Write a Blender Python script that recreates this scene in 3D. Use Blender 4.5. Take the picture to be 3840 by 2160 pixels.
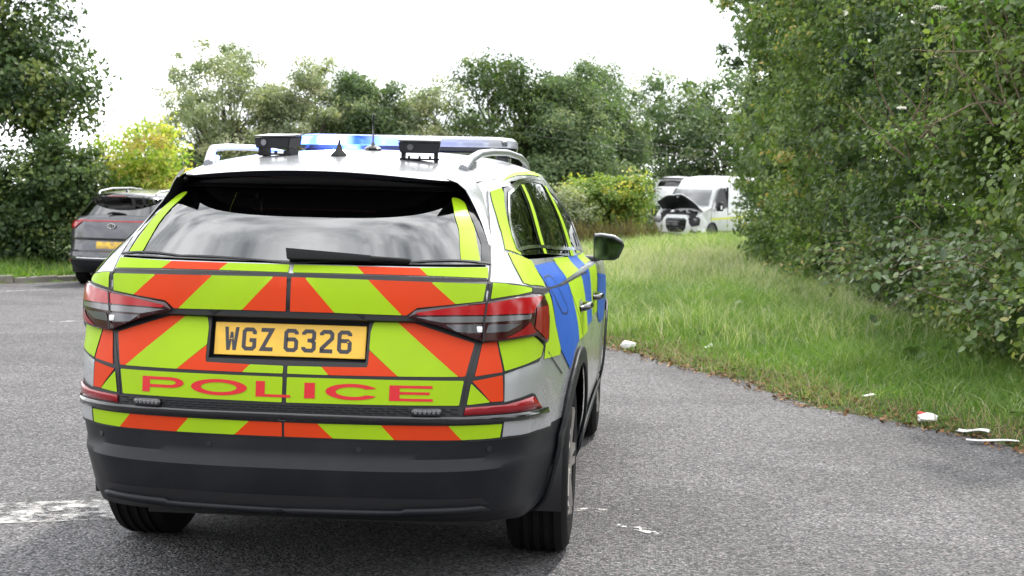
import bpy, bmesh, math, random
import numpy as np
from mathutils import Vector, Matrix
from mathutils.bvhtree import BVHTree
for o in list(bpy.data.objects): bpy.data.objects.remove(o)
SC = bpy.context.scene
COL = SC.collection
R = math.radians
random.seed(7); RNG = np.random.default_rng(7)

# ------------------------------------------------------------------ camera
cam = bpy.data.cameras.new('camera'); camo = bpy.data.objects.new('camera', cam); COL.objects.link(camo)
cam.sensor_width = 36; cam.lens = 50.0; cam.clip_start = .05; cam.clip_end = 4000
cr = Vector((0.99478, 0.09952062, 0.02254752)); cu = Vector((-0.02904167, 0.06429549, 0.99750823)); cf = Vector((-0.09782293, 0.99295606, -0.06685011))
M4 = Matrix((cr, cu, -cf)).transposed().to_4x4(); M4.translation = Vector((1.2068, -4.5841, 1.4255))
camo.matrix_world = M4
SC.camera = camo
cam.dof.use_dof = True; cam.dof.focus_distance = 5.2; cam.dof.aperture_fstop = 8

# ------------------------------------------------------------------ sky, sun, exposure
SUN_EL, SUN_AZ = R(50), R(22)            # azimuth clockwise from +Y (ahead of the camera, to the right)
wd = bpy.data.worlds.new('World'); SC.world = wd; wd.use_nodes = True
nt = wd.node_tree; N = nt.nodes; L = nt.links; N.clear()
out = N.new('ShaderNodeOutputWorld'); bg = N.new('ShaderNodeBackground'); sky = N.new('ShaderNodeTexSky')
sky.sky_type = 'NISHITA'; sky.sun_disc = False; sky.sun_elevation = SUN_EL; sky.sun_rotation = SUN_AZ
sky.air_density = 1.0; sky.dust_density = 2.5; sky.ozone_density = 1.0
tc = N.new('ShaderNodeTexCoord'); mp = N.new('ShaderNodeMapping'); mp.inputs['Scale'].default_value = (1, 1, 2.2)
nz = N.new('ShaderNodeTexNoise'); nz.inputs['Scale'].default_value = 3.6; nz.inputs['Detail'].default_value = 7; nz.inputs['Roughness'].default_value = .52
cr_ = N.new('ShaderNodeValToRGB'); cr_.color_ramp.elements[0].position = .27; cr_.color_ramp.elements[1].position = .47
n2 = N.new('ShaderNodeTexNoise'); n2.inputs['Scale'].default_value = 5.3; n2.inputs['Detail'].default_value = 5
cr2 = N.new('ShaderNodeValToRGB'); cr2.color_ramp.elements[0].color = (15, 15.8, 16.6, 1); cr2.color_ramp.elements[1].color = (33, 33.2, 33.6, 1)
cr2.color_ramp.elements[0].position = .35; cr2.color_ramp.elements[1].position = .62
mx = N.new('ShaderNodeMixRGB')
L.new(tc.outputs['Generated'], mp.inputs['Vector']); L.new(mp.outputs[0], nz.inputs['Vector']); L.new(mp.outputs[0], n2.inputs['Vector'])
L.new(nz.outputs['Fac'], cr_.inputs[0]); L.new(n2.outputs['Fac'], cr2.inputs[0])
L.new(cr_.outputs[0], mx.inputs[0]); L.new(sky.outputs[0], mx.inputs[1]); L.new(cr2.outputs[0], mx.inputs[2])
L.new(mx.outputs[0], bg.inputs[0]); bg.inputs[1].default_value = 0.10
L.new(bg.outputs[0], out.inputs[0])
sl = bpy.data.lights.new('sun', 'SUN'); so = bpy.data.objects.new('sun', sl); COL.objects.link(so)
sl.energy = 4.0; sl.angle = R(2.5); sl.color = (1.0, .96, .88)
sd = Vector((math.sin(SUN_AZ) * math.cos(SUN_EL), math.cos(SUN_AZ) * math.cos(SUN_EL), math.sin(SUN_EL)))
so.rotation_euler = (-sd).to_track_quat('-Z', 'Y').to_euler(); so.location = sd * 50
SC.view_settings.view_transform = 'Standard'; SC.view_settings.look = 'None'; SC.view_settings.gamma = 1
SC.view_settings.use_curve_mapping = False; SC.view_settings.exposure = 0.15
SC.render.resolution_x = 1024; SC.render.resolution_y = 576

# ------------------------------------------------------------------ helpers
def tag(o, label=None, cat=None, group=None, kind=None):
    if label: o['label'] = label
    if cat: o['category'] = cat
    if group: o['group'] = group
    if kind: o['kind'] = kind
    return o
def empty(name, loc=(0, 0, 0), rz=0, parent=None):
    o = bpy.data.objects.new(name, None); COL.objects.link(o); o.location = loc; o.rotation_euler.z = rz
    o.empty_display_size = .1
    if parent: o.parent = parent
    return o
def link(name, me, mat=None, parent=None, smooth=False, angle=None):
    o = bpy.data.objects.new(name, me); COL.objects.link(o)
    if mat is not None and not len(me.materials):
        for m in (mat if isinstance(mat, (list, tuple)) else [mat]): me.materials.append(m)
    if parent: o.parent = parent
    if smooth:
        me.polygons.foreach_set('use_smooth', [True] * len(me.polygons))
        if angle: me.set_sharp_from_angle(angle=R(angle))
    return o
def bm_obj(name, bm, mat, parent=None, smooth=False, angle=None):
    me = bpy.data.meshes.new(name); bm.to_mesh(me); bm.free()
    return link(name, me, mat, parent, smooth, angle)
def np_mesh(name, V, F, attr=None):
    """V (n,3) float, F (m,k) int, all faces with k corners"""
    me = bpy.data.meshes.new(name); V = np.asarray(V, np.float32); F = np.asarray(F, np.int32)
    me.vertices.add(len(V)); me.vertices.foreach_set('co', V.ravel())
    m, k = F.shape
    me.loops.add(m * k); me.loops.foreach_set('vertex_index', F.ravel())
    me.polygons.add(m); me.polygons.foreach_set('loop_start', np.arange(0, m * k, k, dtype=np.int32))
    me.update(calc_edges=True)
    if attr is not None:
        a = me.attributes.new('var', 'FLOAT', 'FACE'); a.data.foreach_set('value', np.asarray(attr, np.float32))
    return me
def box_bm(bm, c, s, rot=None, bev=0, seg=2):
    r = bmesh.ops.create_cube(bm, size=1)
    vs = r['verts']
    m = Matrix.Translation(c) @ (rot.to_4x4() if rot else Matrix()) @ Matrix.Diagonal((*s, 1))
    bmesh.ops.transform(bm, matrix=m, verts=vs)
    if bev:
        es = list({e for v in vs for e in v.link_edges})
        bmesh.ops.bevel(bm, geom=es, offset=bev, segments=seg, affect='EDGES', profile=.5)
    return bm
def box(name, c, s, mat, parent=None, rot=None, bev=0, seg=2):
    bm = bmesh.new(); box_bm(bm, Vector(c), s, rot, bev, seg)
    return bm_obj(name, bm, mat, parent, bev > 0, 40)
def tube_bm(bm, pts, rad, seg=8, cap=True):
    pts = [Vector(p) for p in pts]; n = len(pts)
    rads = rad if isinstance(rad, (list, tuple)) else [rad] * n
    rings = []; prev = None
    for i, p in enumerate(pts):
        t = (pts[min(i + 1, n - 1)] - pts[max(i - 1, 0)]).normalized()
        a = prev if prev else (Vector((0, 0, 1)) if abs(t.z) < .9 else Vector((1, 0, 0)))
        b = t.cross(a)
        if b.length < 1e-6: b = t.orthogonal()
        b.normalize(); a = b.cross(t).normalized(); prev = a
        rings.append([bm.verts.new(p + (a * math.cos(2 * math.pi * k / seg) + b * math.sin(2 * math.pi * k / seg)) * rads[i]) for k in range(seg)])
    for i in range(n - 1):
        for k in range(seg):
            bm.faces.new((rings[i][k], rings[i][(k + 1) % seg], rings[i + 1][(k + 1) % seg], rings[i + 1][k]))
    if cap: bm.faces.new(rings[0][::-1]); bm.faces.new(rings[-1])
    return bm
def tube(name, pts, rad, mat, parent=None, seg=8):
    bm = bmesh.new(); tube_bm(bm, pts, rad, seg)
    return bm_obj(name, bm, mat, parent, True, 50)
def lathe_bm(bm, prof, seg=32, axis='z', center=(0, 0, 0)):
    """prof: list of (radius, height)"""
    rings = []
    for r, h in prof:
        ring = []
        for k in range(seg):
            a = 2 * math.pi * k / seg
            p = (r * math.cos(a), r * math.sin(a), h)
            if axis == 'x': p = (h, r * math.cos(a), r * math.sin(a))
            ring.append(bm.verts.new(Vector(p) + Vector(center)))
        rings.append(ring)
    for i in range(len(rings) - 1):
        for k in range(seg):
            bm.faces.new((rings[i][k], rings[i][(k + 1) % seg], rings[i + 1][(k + 1) % seg], rings[i + 1][k]))
    return rings
def prism(name, poly, axis, a, b, mat, parent=None, bev=0):
    """polygon in the two other axes extruded from a to b along axis"""
    bm = bmesh.new()
    def P(u, v, w): return {'x': (w, u, v), 'y': (u, w, v), 'z': (u, v, w)}[axis]
    A = [bm.verts.new(P(u, v, a)) for u, v in poly]; B = [bm.verts.new(P(u, v, b)) for u, v in poly]
    n = len(poly)
    bm.faces.new(A); bm.faces.new(B[::-1])
    for i in range(n): bm.faces.new((A[i], B[i], B[(i + 1) % n], A[(i + 1) % n]))
    bmesh.ops.recalc_face_normals(bm, faces=bm.faces)
    if bev: bmesh.ops.bevel(bm, geom=list(bm.edges), offset=bev, segments=2, affect='EDGES', profile=.5)
    return bm_obj(name, bm, mat, parent, bev > 0, 40)
def round_poly(pts, r, n=3):
    """round the corners of a closed polygon (2D or 3D)"""
    P = [Vector(p) for p in pts]; o = []
    for i, p in enumerate(P):
        a, b = P[i - 1], P[(i + 1) % len(P)]
        la, lb = (a - p).length, (b - p).length
        ra, rb = min(r, la * .45), min(r, lb * .45)
        p0 = p + (a - p) / max(la, 1e-6) * ra; p1 = p + (b - p) / max(lb, 1e-6) * rb
        for k in range(n + 1):
            t = k / n
            o.append(p0 * (1 - t) ** 2 + p * 2 * t * (1 - t) + p1 * t ** 2)
    return o
def mir(pts): return [Vector((-p[0], p[1], p[2])) for p in reversed(list(pts))]

# ---------- node material helpers
def mat(name, color, rough=.5, metal=0, spec=.5, coat=0, emit=None, estr=0, **kw):
    m = bpy.data.materials.new(name); m.use_nodes = True
    b = m.node_tree.nodes['Principled BSDF']
    b.inputs['Base Color'].default_value = (*color, 1); b.inputs['Roughness'].default_value = rough
    b.inputs['Metallic'].default_value = metal; b.inputs['Specular IOR Level'].default_value = spec
    b.inputs['Coat Weight'].default_value = coat; b.inputs['Coat Roughness'].default_value = .12
    if emit: b.inputs['Emission Color'].default_value = (*emit, 1); b.inputs['Emission Strength'].default_value = estr
    return m
def nd(m, t, **kw):
    n = m.node_tree.nodes.new(t)
    for k, v in kw.items():
        if k.startswith('i_'): n.inputs[k[2:].replace('_', ' ')].default_value = v
        else: setattr(n, k, v)
    return n
def lk(m, a, b): m.node_tree.links.new(a, b)
def ramp(m, fac, stops):
    r = nd(m, 'ShaderNodeValToRGB'); e = r.color_ramp.elements
    while len(e) < len(stops): e.new(.5)
    for el, (p, c) in zip(e, stops):
        el.position = p; el.color = (*c, 1) if len(c) == 3 else c
    lk(m, fac, r.inputs[0]); return r
def grime(m, amt=.25, scale=6, dirt=(.12, .11, .09), rough_var=.15):
    """thin uneven road dust over a principled material, plus uneven gloss"""
    b = m.node_tree.nodes['Principled BSDF']
    t = nd(m, 'ShaderNodeTexCoord'); n = nd(m, 'ShaderNodeTexNoise'); n.inputs['Scale'].default_value = scale; n.inputs['Detail'].default_value = 4; n.inputs['Roughness'].default_value = .55
    lk(m, t.outputs['Object'], n.inputs['Vector'])
    r = ramp(m, n.outputs['Fac'], [(.42, (0, 0, 0)), (.75, (amt, amt, amt))])
    mx = nd(m, 'ShaderNodeMixRGB'); mx.inputs[1].default_value = b.inputs['Base Color'].default_value; mx.inputs[2].default_value = (*dirt, 1)
    src = b.inputs['Base Color'].links
    if src: lk(m, src[0].from_socket, mx.inputs[1])
    lk(m, r.outputs[0], mx.inputs[0]); lk(m, mx.outputs[0], b.inputs['Base Color'])
    rr = nd(m, 'ShaderNodeMath', operation='MULTIPLY_ADD'); lk(m, n.outputs['Fac'], rr.inputs[0]); rr.inputs[1].default_value = rough_var * 2; rr.inputs[2].default_value = b.inputs['Roughness'].default_value - rough_var
    lk(m, rr.outputs[0], b.inputs['Roughness'])
    return m
def glass_mat(name, tint, ior=1.62, rough=0.0):
    m = bpy.data.materials.new(name); m.use_nodes = True; t = m.node_tree; t.nodes.clear()
    o = nd(m, 'ShaderNodeOutputMaterial'); mx = nd(m, 'ShaderNodeMixShader'); fr = nd(m, 'ShaderNodeFresnel'); fr.inputs[0].default_value = ior
    tr = nd(m, 'ShaderNodeBsdfTransparent'); tr.inputs[0].default_value = (*tint, 1); gl = nd(m, 'ShaderNodeBsdfGlossy'); gl.inputs['Roughness'].default_value = rough
    lk(m, fr.outputs[0], mx.inputs[0]); lk(m, tr.outputs[0], mx.inputs[1]); lk(m, gl.outputs[0], mx.inputs[2]); lk(m, mx.outputs[0], o.inputs[0])
    return m

# ---------- surfaces lofted from stacked plan rings, and patches laid on them
def pchip(x, y, xi):
    x = np.asarray(x, float); y = np.asarray(y, float)
    if len(x) == 2: return y[0] + (y[1] - y[0]) * (xi - x[0]) / (x[1] - x[0])
    h = np.diff(x); d = np.diff(y) / h; m = np.zeros(len(x))
    for i in range(1, len(x) - 1):
        if d[i - 1] * d[i] > 0:
            w1, w2 = 2 * h[i] + h[i - 1], h[i] + 2 * h[i - 1]; m[i] = (w1 + w2) / (w1 / d[i - 1] + w2 / d[i])
    m[0], m[-1] = d[0], d[-1]
    k = np.clip(np.searchsorted(x, xi) - 1, 0, len(x) - 2); t = (xi - x[k]) / h[k]
    return ((1 + 2 * t) * (1 - t) ** 2 * y[k] + t * (1 - t) ** 2 * h[k] * m[k] + t * t * (3 - 2 * t) * y[k + 1] + t * t * (t - 1) * h[k] * m[k + 1])
def ring_surface(rings, stations, sag, step=.025, nc=26, ns=90, pf=2.4):
    """rings: dicts z, yr, w[], yf, D, p, tilt, k, dx, Df, sharp. Returns V grid (rows, cols, 3), row index of each control ring"""
    keys = ['z', 'yr', 'yf', 'D', 'p', 'tilt', 'k', 'dx', 'Df']
    A = np.array([[r[k] for k in keys] + list(r['w']) for r in rings], float)
    # chord length along the rear centre + the side
    dl = np.sqrt(np.diff(A[:, 0]) ** 2 + np.diff(A[:, 1]) ** 2 + np.diff(A[:, 9 + 1]) ** 2); s = np.concatenate([[0], np.cumsum(np.maximum(dl, 1e-4))])
    rows = []; idx = []
    cuts = [0] + [i for i, r in enumerate(rings) if r.get('sharp') and 0 < i < len(rings) - 1] + [len(rings) - 1]
    for a, b in zip(cuts[:-1], cuts[1:]):
        for i in range(a, b):
            n = max(1, int(round((s[i + 1] - s[i]) / step)))
            si = s[i] + (s[i + 1] - s[i]) * np.arange(n) / n
            idx.append(len(rows))
            for q in si:
                rows.append([pchip(s[a:b + 1], A[a:b + 1, c], np.array([q]))[0] for c in range(A.shape[1])])
    idx.append(len(rows)); rows.append(A[-1])
    V = []
    th = np.linspace(0, math.pi / 2, nc)
    for r in rows:
        z, yr, yf, D, p, tilt, k, dx, Df = r[:9]; w = r[9:]
        sx = np.sin(th) ** (2 / p); cy = 1 - np.cos(th) ** (2 / p)
        ya = yr + D * cy; xa = sx
        yb = np.linspace(yr + D, yf - Df, ns + 2)[1:-1]; xb = np.ones(ns)
        sx2 = np.sin(th[::-1]) ** (2 / pf); cy2 = 1 - np.cos(th[::-1]) ** (2 / pf)
        yc = yf - Df * cy2; xc = sx2
        y = np.concatenate([ya, yb, yc]); q = np.concatenate([xa, xb, xc])
        x = q * pchip(stations, w, np.clip(y, stations[0], stations[-1]))
        zz = z + tilt * np.maximum(y - .5, 0) + k * sag(y) - dx * q ** 2.2
        half = np.stack([x, y, zz], 1)
        V.append(np.concatenate([half, (half * [-1, 1, 1])[-2:0:-1]]))
    return np.array(V), idx
def grid_mesh(name, V, cap=None, matrow=None):
    n, m, _ = V.shape; i = np.arange(n - 1)[:, None]; j = np.arange(m)[None, :]; j2 = (j + 1) % m
    F = np.stack([i * m + j, i * m + j2, (i + 1) * m + j2, (i + 1) * m + j], -1).reshape(-1, 4)
    me = np_mesh(name, V.reshape(-1, 3), F)
    if matrow is not None: me.polygons.foreach_set('material_index', np.repeat(np.asarray(matrow, np.int32), m))
    return me
class Surf:
    def __init__(s, V):
        n, m, _ = V.shape; i = np.arange(n - 1)[:, None]; j = np.arange(m)[None, :]; j2 = (j + 1) % m
        F = np.stack([i * m + j, i * m + j2, (i + 1) * m + j2, (i + 1) * m + j], -1).reshape(-1, 4)
        s.bvh = BVHTree.FromPolygons([tuple(v) for v in V.reshape(-1, 3)], F.tolist())
        s.c = Vector((0, 2.3, .85))
    def near(s, p):
        l, n, i, d = s.bvh.find_nearest(p)
        c = Vector((0, min(max(l.y, 1.0), 3.6), min(l.z, 1.0)))
        if n.dot(l - c) < 0: n = -n
        return l, n
    def drop(s, p, d):
        """cast along d (inwards) from outside; returns hit and outward normal"""
        h = s.bvh.ray_cast(p - d * .6, d)
        if h[0] is None or (h[0] - p).length > .35: return s.near(p)
        n = h[1]
        if n.dot(d) > 0: n = -n
        return h[0], n
    def patch(s, name, pts, mt, parent=None, off=.003, holes=(), grid=.04, thick=0, rnd=0, smooth=True, nrm=None):
        P = [Vector(p) for p in pts]
        if nrm is None:
            nrm = Vector((0, 0, 0))
            c = sum(P, Vector()) / len(P)
            for p in P + [c] * len(P): nrm += s.near(p)[1]
        nrm = Vector(nrm).normalized()
        up = Vector((0, 0, 1)) if abs(nrm.z) < .9 else Vector((0, 1, 0))
        e1 = up.cross(nrm).normalized(); e2 = nrm.cross(e1)
        o = sum(P, Vector()) / len(P)
        def flat(L_): return [Vector(((p - o).dot(e1), (p - o).dot(e2), 0)) for p in L_]
        bm = bmesh.new()
        for L_ in [P] + [list(map(Vector, h)) for h in holes]:
            f2 = flat(L_)
            if rnd: f2 = round_poly(f2, rnd)
            vs = [bm.verts.new(v) for v in f2]
            for a in range(len(vs)): bm.edges.new((vs[a], vs[(a + 1) % len(vs)]))
        if holes: bmesh.ops.triangle_fill(bm, use_beauty=True, use_dissolve=False, edges=bm.edges[:])
        else:
            bm.faces.new(bm.verts[:])
        xs = [v.co.x for v in bm.verts]; ys = [v.co.y for v in bm.verts]
        for ax, lo, hi in ((0, min(xs), max(xs)), (1, min(ys), max(ys))):
            k = int((hi - lo) / grid)
            for i in range(1, k + 1):
                q = lo + (hi - lo) * i / (k + 1)
                bmesh.ops.bisect_plane(bm, geom=bm.verts[:] + bm.edges[:] + bm.faces[:], plane_co=(q, 0, 0) if ax == 0 else (0, q, 0), plane_no=(1, 0, 0) if ax == 0 else (0, 1, 0))
        bmesh.ops.triangulate(bm, faces=[f for f in bm.faces if len(f.verts) > 4])
        for v in bm.verts:
            h, n = s.drop(o + e1 * v.co.x + e2 * v.co.y, -nrm)
            v.co = h + n * off
        bmesh.ops.recalc_face_normals(bm, faces=bm.faces)
        if sum((f.normal * f.calc_area() for f in bm.faces), Vector()).dot(nrm) < 0: bmesh.ops.reverse_faces(bm, faces=bm.faces)
        ob = bm_obj(name, bm, mt, parent, smooth, 40)
        if thick:
            md = ob.modifiers.new('solid', 'SOLIDIFY'); md.thickness = thick; md.offset = 1
        return ob
# ------------------------------------------------------------------ materials
MT = {}
MT['silver'] = grime(mat('silver_paint', (.44, .45, .47), .30, .5, coat=.7), .16, 5)
MT['bumper'] = grime(mat('black_bumper_plastic', (.007, .008, .011), .46, 0, .25), .45, 3.5, (.026, .025, .024), .12)
MT['black_gloss'] = mat('black_gloss_trim', (.008, .008, .010), .12, 0, .5, coat=.6)
MT['seam'] = mat('dark_gap', (.008, .008, .010), .5)
MT['rubber'] = grime(mat('tyre_rubber', (.005, .005, .006), .85, 0, .2), .25, 9, (.022, .021, .019), .1)
MT['alloy'] = mat('alloy_rim', (.42, .40, .38), .28, .9)
MT['dark_metal'] = mat('dark_metal', (.03, .03, .032), .5, .6)
MT['chrome'] = mat('chrome', (.75, .76, .78), .12, 1)
MT['lime'] = grime(mat('lime_reflective_film', (.30, .475, .010), .5, 0, .14, coat=.03), .22, 6, (.20, .29, .03), .08)
MT['orange'] = grime(mat('orange_reflective_film', (.56, .045, .008), .5, 0, .14, coat=.03), .22, 6, (.38, .05, .02), .08)
MT['blue'] = grime(mat('blue_reflective_film', (.014, .085, .40), .42, 0, .25, coat=.06), .10, 9, (.02, .06, .2), .08)
MT['red_letter'] = mat('red_letter_film', (.55, .012, .018), .4)
MT['plate'] = grime(mat('yellow_plate', (.86, .50, .045), .35), .25, 20, (.35, .24, .08), .08)
MT['plate_black'] = mat('plate_lettering', (.03, .03, .04), .4)
MT['lens_red'] = mat('red_lens', (.24, .004, .010), .12, 0, .5, coat=.35)
MT['lens_red_lit'] = mat('bright_red_lens', (.36, .006, .010), .14, 0, .5, coat=.25)
MT['lens_dark'] = mat('dark_red_lens', (.035, .004, .006), .10, 0, .5, coat=.4)
MT['lens_clear'] = mat('clear_lens', (.15, .145, .155), .16, .3, .6, coat=1)
MT['lens_grey'] = mat('grey_lens', (.10, .10, .115), .12, .4, .6, coat=1)
MT['white_lamp'] = mat('white_lamp', (.85, .85, .85), .2)
MT['rear_glass'] = glass_mat('tinted_rear_glass', (.11, .12, .12), 2.8)
MT['side_glass'] = glass_mat('tinted_side_glass', (.035, .04, .04), 1.6)
MT['windscreen'] = glass_mat('windscreen_glass', (.70, .76, .72), 1.5)
MT['cabin'] = mat('cabin_trim', (.012, .012, .014), .8)
MT['mirror'] = mat('mirror_glass', (.55, .62, .68), .03, 1)
MT['white_paint'] = grime(mat('white_paint', (.80, .81, .82), .3, 0, .5, coat=.7), .16, 4)
MT['black_rubber'] = mat('black_satin', (.006, .006, .007), .7, 0, .2)
MT['matte_black'] = mat('matte_black', (.014, .014, .02), .8, 0, .1)
MT['rail'] = mat('rail_silver', (.34, .35, .37), .3, .5, coat=.3)
# ------------------------------------------------------------------ ground, road, verges
def sm(a, b, x):
    t = np.clip((np.asarray(x, float) - a) / (b - a), 0, 1); return t * t * (3 - 2 * t)
def gz(x, y):
    t = np.maximum(np.asarray(y, float) - 4, 0); s = .0085 + .0125 * sm(0, -8, x)
    return -s * t * t / (t + 3)
EDGE = [(9.0, -6.0), (6.2, 0.2), (4.6, 2.3), (3.39, 3.89), (2.96, 4.54), (2.58, 5.0), (2.25, 5.71), (1.88, 6.67), (1.23, 8.14), (.81, 8.94), (.2, 10.2), (-.6, 12.5), (-1.3, 16), (-1.6, 22), (-1.0, 30), (.5, 40), (4, 55), (10, 75)]
KERB = [(-17, 6.0), (-12.2, 12.3), (-9.45, 17.2), (-8.95, 18.2), (-8.5, 19.3), (-7.6, 22), (-6.9, 25.5), (-6.0, 32), (-4.5, 42), (-1.0, 57), (5, 76)]
ex_y = np.array([p[1] for p in EDGE]); ex_x = np.array([p[0] for p in EDGE])
kx_y = np.array([p[1] for p in KERB]); kx_x = np.array([p[0] for p in KERB])
def edge_x(y): return np.interp(y, ex_y, ex_x)
def kerb_x(y): return np.interp(y, kx_y, kx_x)
def wob(y): return .05 * np.sin(y * 3.1) + .035 * np.sin(y * 7.7 + 1) + .02 * np.sin(y * 17 + 2)
def ground_z(x, y):
    x = np.asarray(x, float); y = np.asarray(y, float)
    d = x - edge_x(y) - wob(y); k = kerb_x(y) - x
    h = np.where(d > -.02, .004 + .07 * sm(0, .5, d) + .10 * sm(.6, 3, d), np.where(k > 0, .07 + .12 * sm(0, 2, k), -.03))
    return gz(x, y) + h + .02 * np.sin(x * 1.7 + y * .9) * sm(.3, 1.5, np.maximum(d, k))
xs = np.unique(np.concatenate([np.linspace(-1500, -60, 10), np.linspace(-60, -12, 25), np.linspace(-12, 12, 101), np.linspace(12, 60, 20), np.linspace(60, 1500, 10)]))
ys = np.unique(np.concatenate([np.linspace(-60, -6, 12), np.linspace(-6, 22, 113), np.linspace(22, 90, 80), np.linspace(90, 1800, 14)]))
X, Y = np.meshgrid(xs, ys); Zg = ground_z(X, np.minimum(Y, 120))
nx, ny = len(xs), len(ys); I = np.arange(ny - 1)[:, None] * nx + np.arange(nx - 1)[None, :]
Fg = np.stack([I, I + 1, I + 1 + nx, I + nx], -1).reshape(-1, 4)
soil = mat('verge_soil', (.06, .055, .03), .95, 0, .2)
b_ = soil.node_tree.nodes['Principled BSDF']
tc_ = nd(soil, 'ShaderNodeTexCoord'); n_ = nd(soil, 'ShaderNodeTexNoise'); n_.inputs['Scale'].default_value = 3.5; n_.inputs['Detail'].default_value = 10; n_.inputs['Roughness'].default_value = .7
lk(soil, tc_.outputs['Object'], n_.inputs['Vector'])
r_ = ramp(soil, n_.outputs['Fac'], [(.3, (.040, .032, .016)), (.46, (.055, .065, .022)), (.62, (.055, .095, .022))]); lk(soil, r_.outputs[0], b_.inputs['Base Color'])
bp = nd(soil, 'ShaderNodeBump'); bp.inputs['Strength'].default_value = .8; bp.inputs['Distance'].default_value = .04; lk(soil, n_.outputs['Fac'], bp.inputs['Height']); lk(soil, bp.outputs[0], b_.inputs['Normal'])
tag(link('ground', np_mesh('ground', np.stack([X, Y, Zg], -1).reshape(-1, 3), Fg), soil, None, True), kind='structure')

# asphalt with exposed stone chips
asph = mat('asphalt', (.10, .10, .10), .82, 0, .35)
b_ = asph.node_tree.nodes['Principled BSDF']; tc_ = nd(asph, 'ShaderNodeTexCoord')
v1 = nd(asph, 'ShaderNodeTexVoronoi'); v1.inputs['Scale'].default_value = 92; v1.inputs['Randomness'].default_value = 1
v2 = nd(asph, 'ShaderNodeTexVoronoi'); v2.inputs['Scale'].default_value = 150
n1 = nd(asph, 'ShaderNodeTexNoise'); n1.inputs['Scale'].default_value = .9; n1.inputs['Detail'].default_value = 6; n1.inputs['Roughness'].default_value = .6
n3 = nd(asph, 'ShaderNodeTexNoise'); n3.inputs['Scale'].default_value = 28; n3.inputs['Detail'].default_value = 4
for q in (v1, v2, n1, n3): lk(asph, tc_.outputs['Object'], q.inputs['Vector'])
sep = nd(asph, 'ShaderNodeSeparateColor'); lk(asph, v1.outputs['Color'], sep.inputs[0])
chip = ramp(asph, sep.outputs[0], [(.0, (0.045, 0.045, 0.048)), (.35, (0.095, 0.095, 0.098)), (.62, (0.139, 0.138, 0.141)), (.82, (0.202, 0.200, 0.203)), (.94, (0.171, 0.139, 0.135)), (1, (0.323, 0.315, 0.315))])
gap = ramp(asph, v1.outputs['Distance'], [(.50, (1, 1, 1)), (.82, (.34, .34, .35))])
m1 = nd(asph, 'ShaderNodeMixRGB', blend_type='MULTIPLY'); m1.inputs[0].default_value = 1; lk(asph, chip.outputs[0], m1.inputs[1]); lk(asph, gap.outputs[0], m1.inputs[2])
n4 = nd(asph, 'ShaderNodeTexNoise'); n4.inputs['Scale'].default_value = .22; n4.inputs['Detail'].default_value = 3; lk(asph, tc_.outputs['Object'], n4.inputs['Vector'])
nmix = nd(asph, 'ShaderNodeMath', operation='MULTIPLY_ADD'); lk(asph, n4.outputs['Fac'], nmix.inputs[0]); nmix.inputs[1].default_value = .9; lk(asph, n1.outputs['Fac'], nmix.inputs[2])
big = ramp(asph, nmix.outputs[0], [(.62, (.72, .71, .71)), (.95, (.98, .97, .98)), (1.0, (1.14, 1.13, 1.14))])
m2 = nd(asph, 'ShaderNodeMixRGB', blend_type='MULTIPLY'); m2.inputs[0].default_value = 1; lk(asph, m1.outputs[0], m2.inputs[1]); lk(asph, big.outputs[0], m2.inputs[2])
fin_ = ramp(asph, n3.outputs['Fac'], [(.25, (.78, .78, .78)), (.75, (1.2, 1.2, 1.2))])
m3 = nd(asph, 'ShaderNodeMixRGB', blend_type='MULTIPLY'); m3.inputs[0].default_value = 1; lk(asph, m2.outputs[0], m3.inputs[1]); lk(asph, fin_.outputs[0], m3.inputs[2])
lk(asph, m3.outputs[0], b_.inputs['Base Color'])
hh = nd(asph, 'ShaderNodeMath', operation='MULTIPLY_ADD'); lk(asph, v1.outputs['Distance'], hh.inputs[0]); hh.inputs[1].default_value = -1; lk(asph, sep.outputs[1], hh.inputs[2])
bp = nd(asph, 'ShaderNodeBump'); bp.inputs['Strength'].default_value = .9; bp.inputs['Distance'].default_value = .008; lk(asph, hh.outputs[0], bp.inputs['Height']); lk(asph, bp.outputs[0], b_.inputs['Normal'])
ysr = np.unique(np.concatenate([np.linspace(-30, -6, 8), np.linspace(-6, 24, 241), np.linspace(24, 74, 60)]))
rows = []
for y in ysr:
    a, b = kerb_x(y), edge_x(y) + wob(y)
    if y < -6: b = 9 + (-6 - y) * 1.2
    if y < 6: a = -17 - (6 - y) * .6
    u = np.linspace(0, 1, 25); x = a + (b - a) * u; rows.append(np.stack([x, np.full(25, y), gz(x, y)], -1))
rows = np.array(rows); n0 = len(ysr); I = np.arange(n0 - 1)[:, None] * 25 + np.arange(24)[None, :]
tag(link('road', np_mesh('road', rows.reshape(-1, 3), np.stack([I, I + 1, I + 26, I + 25], -1).reshape(-1, 4)), asph, None, True), kind='structure')

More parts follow.
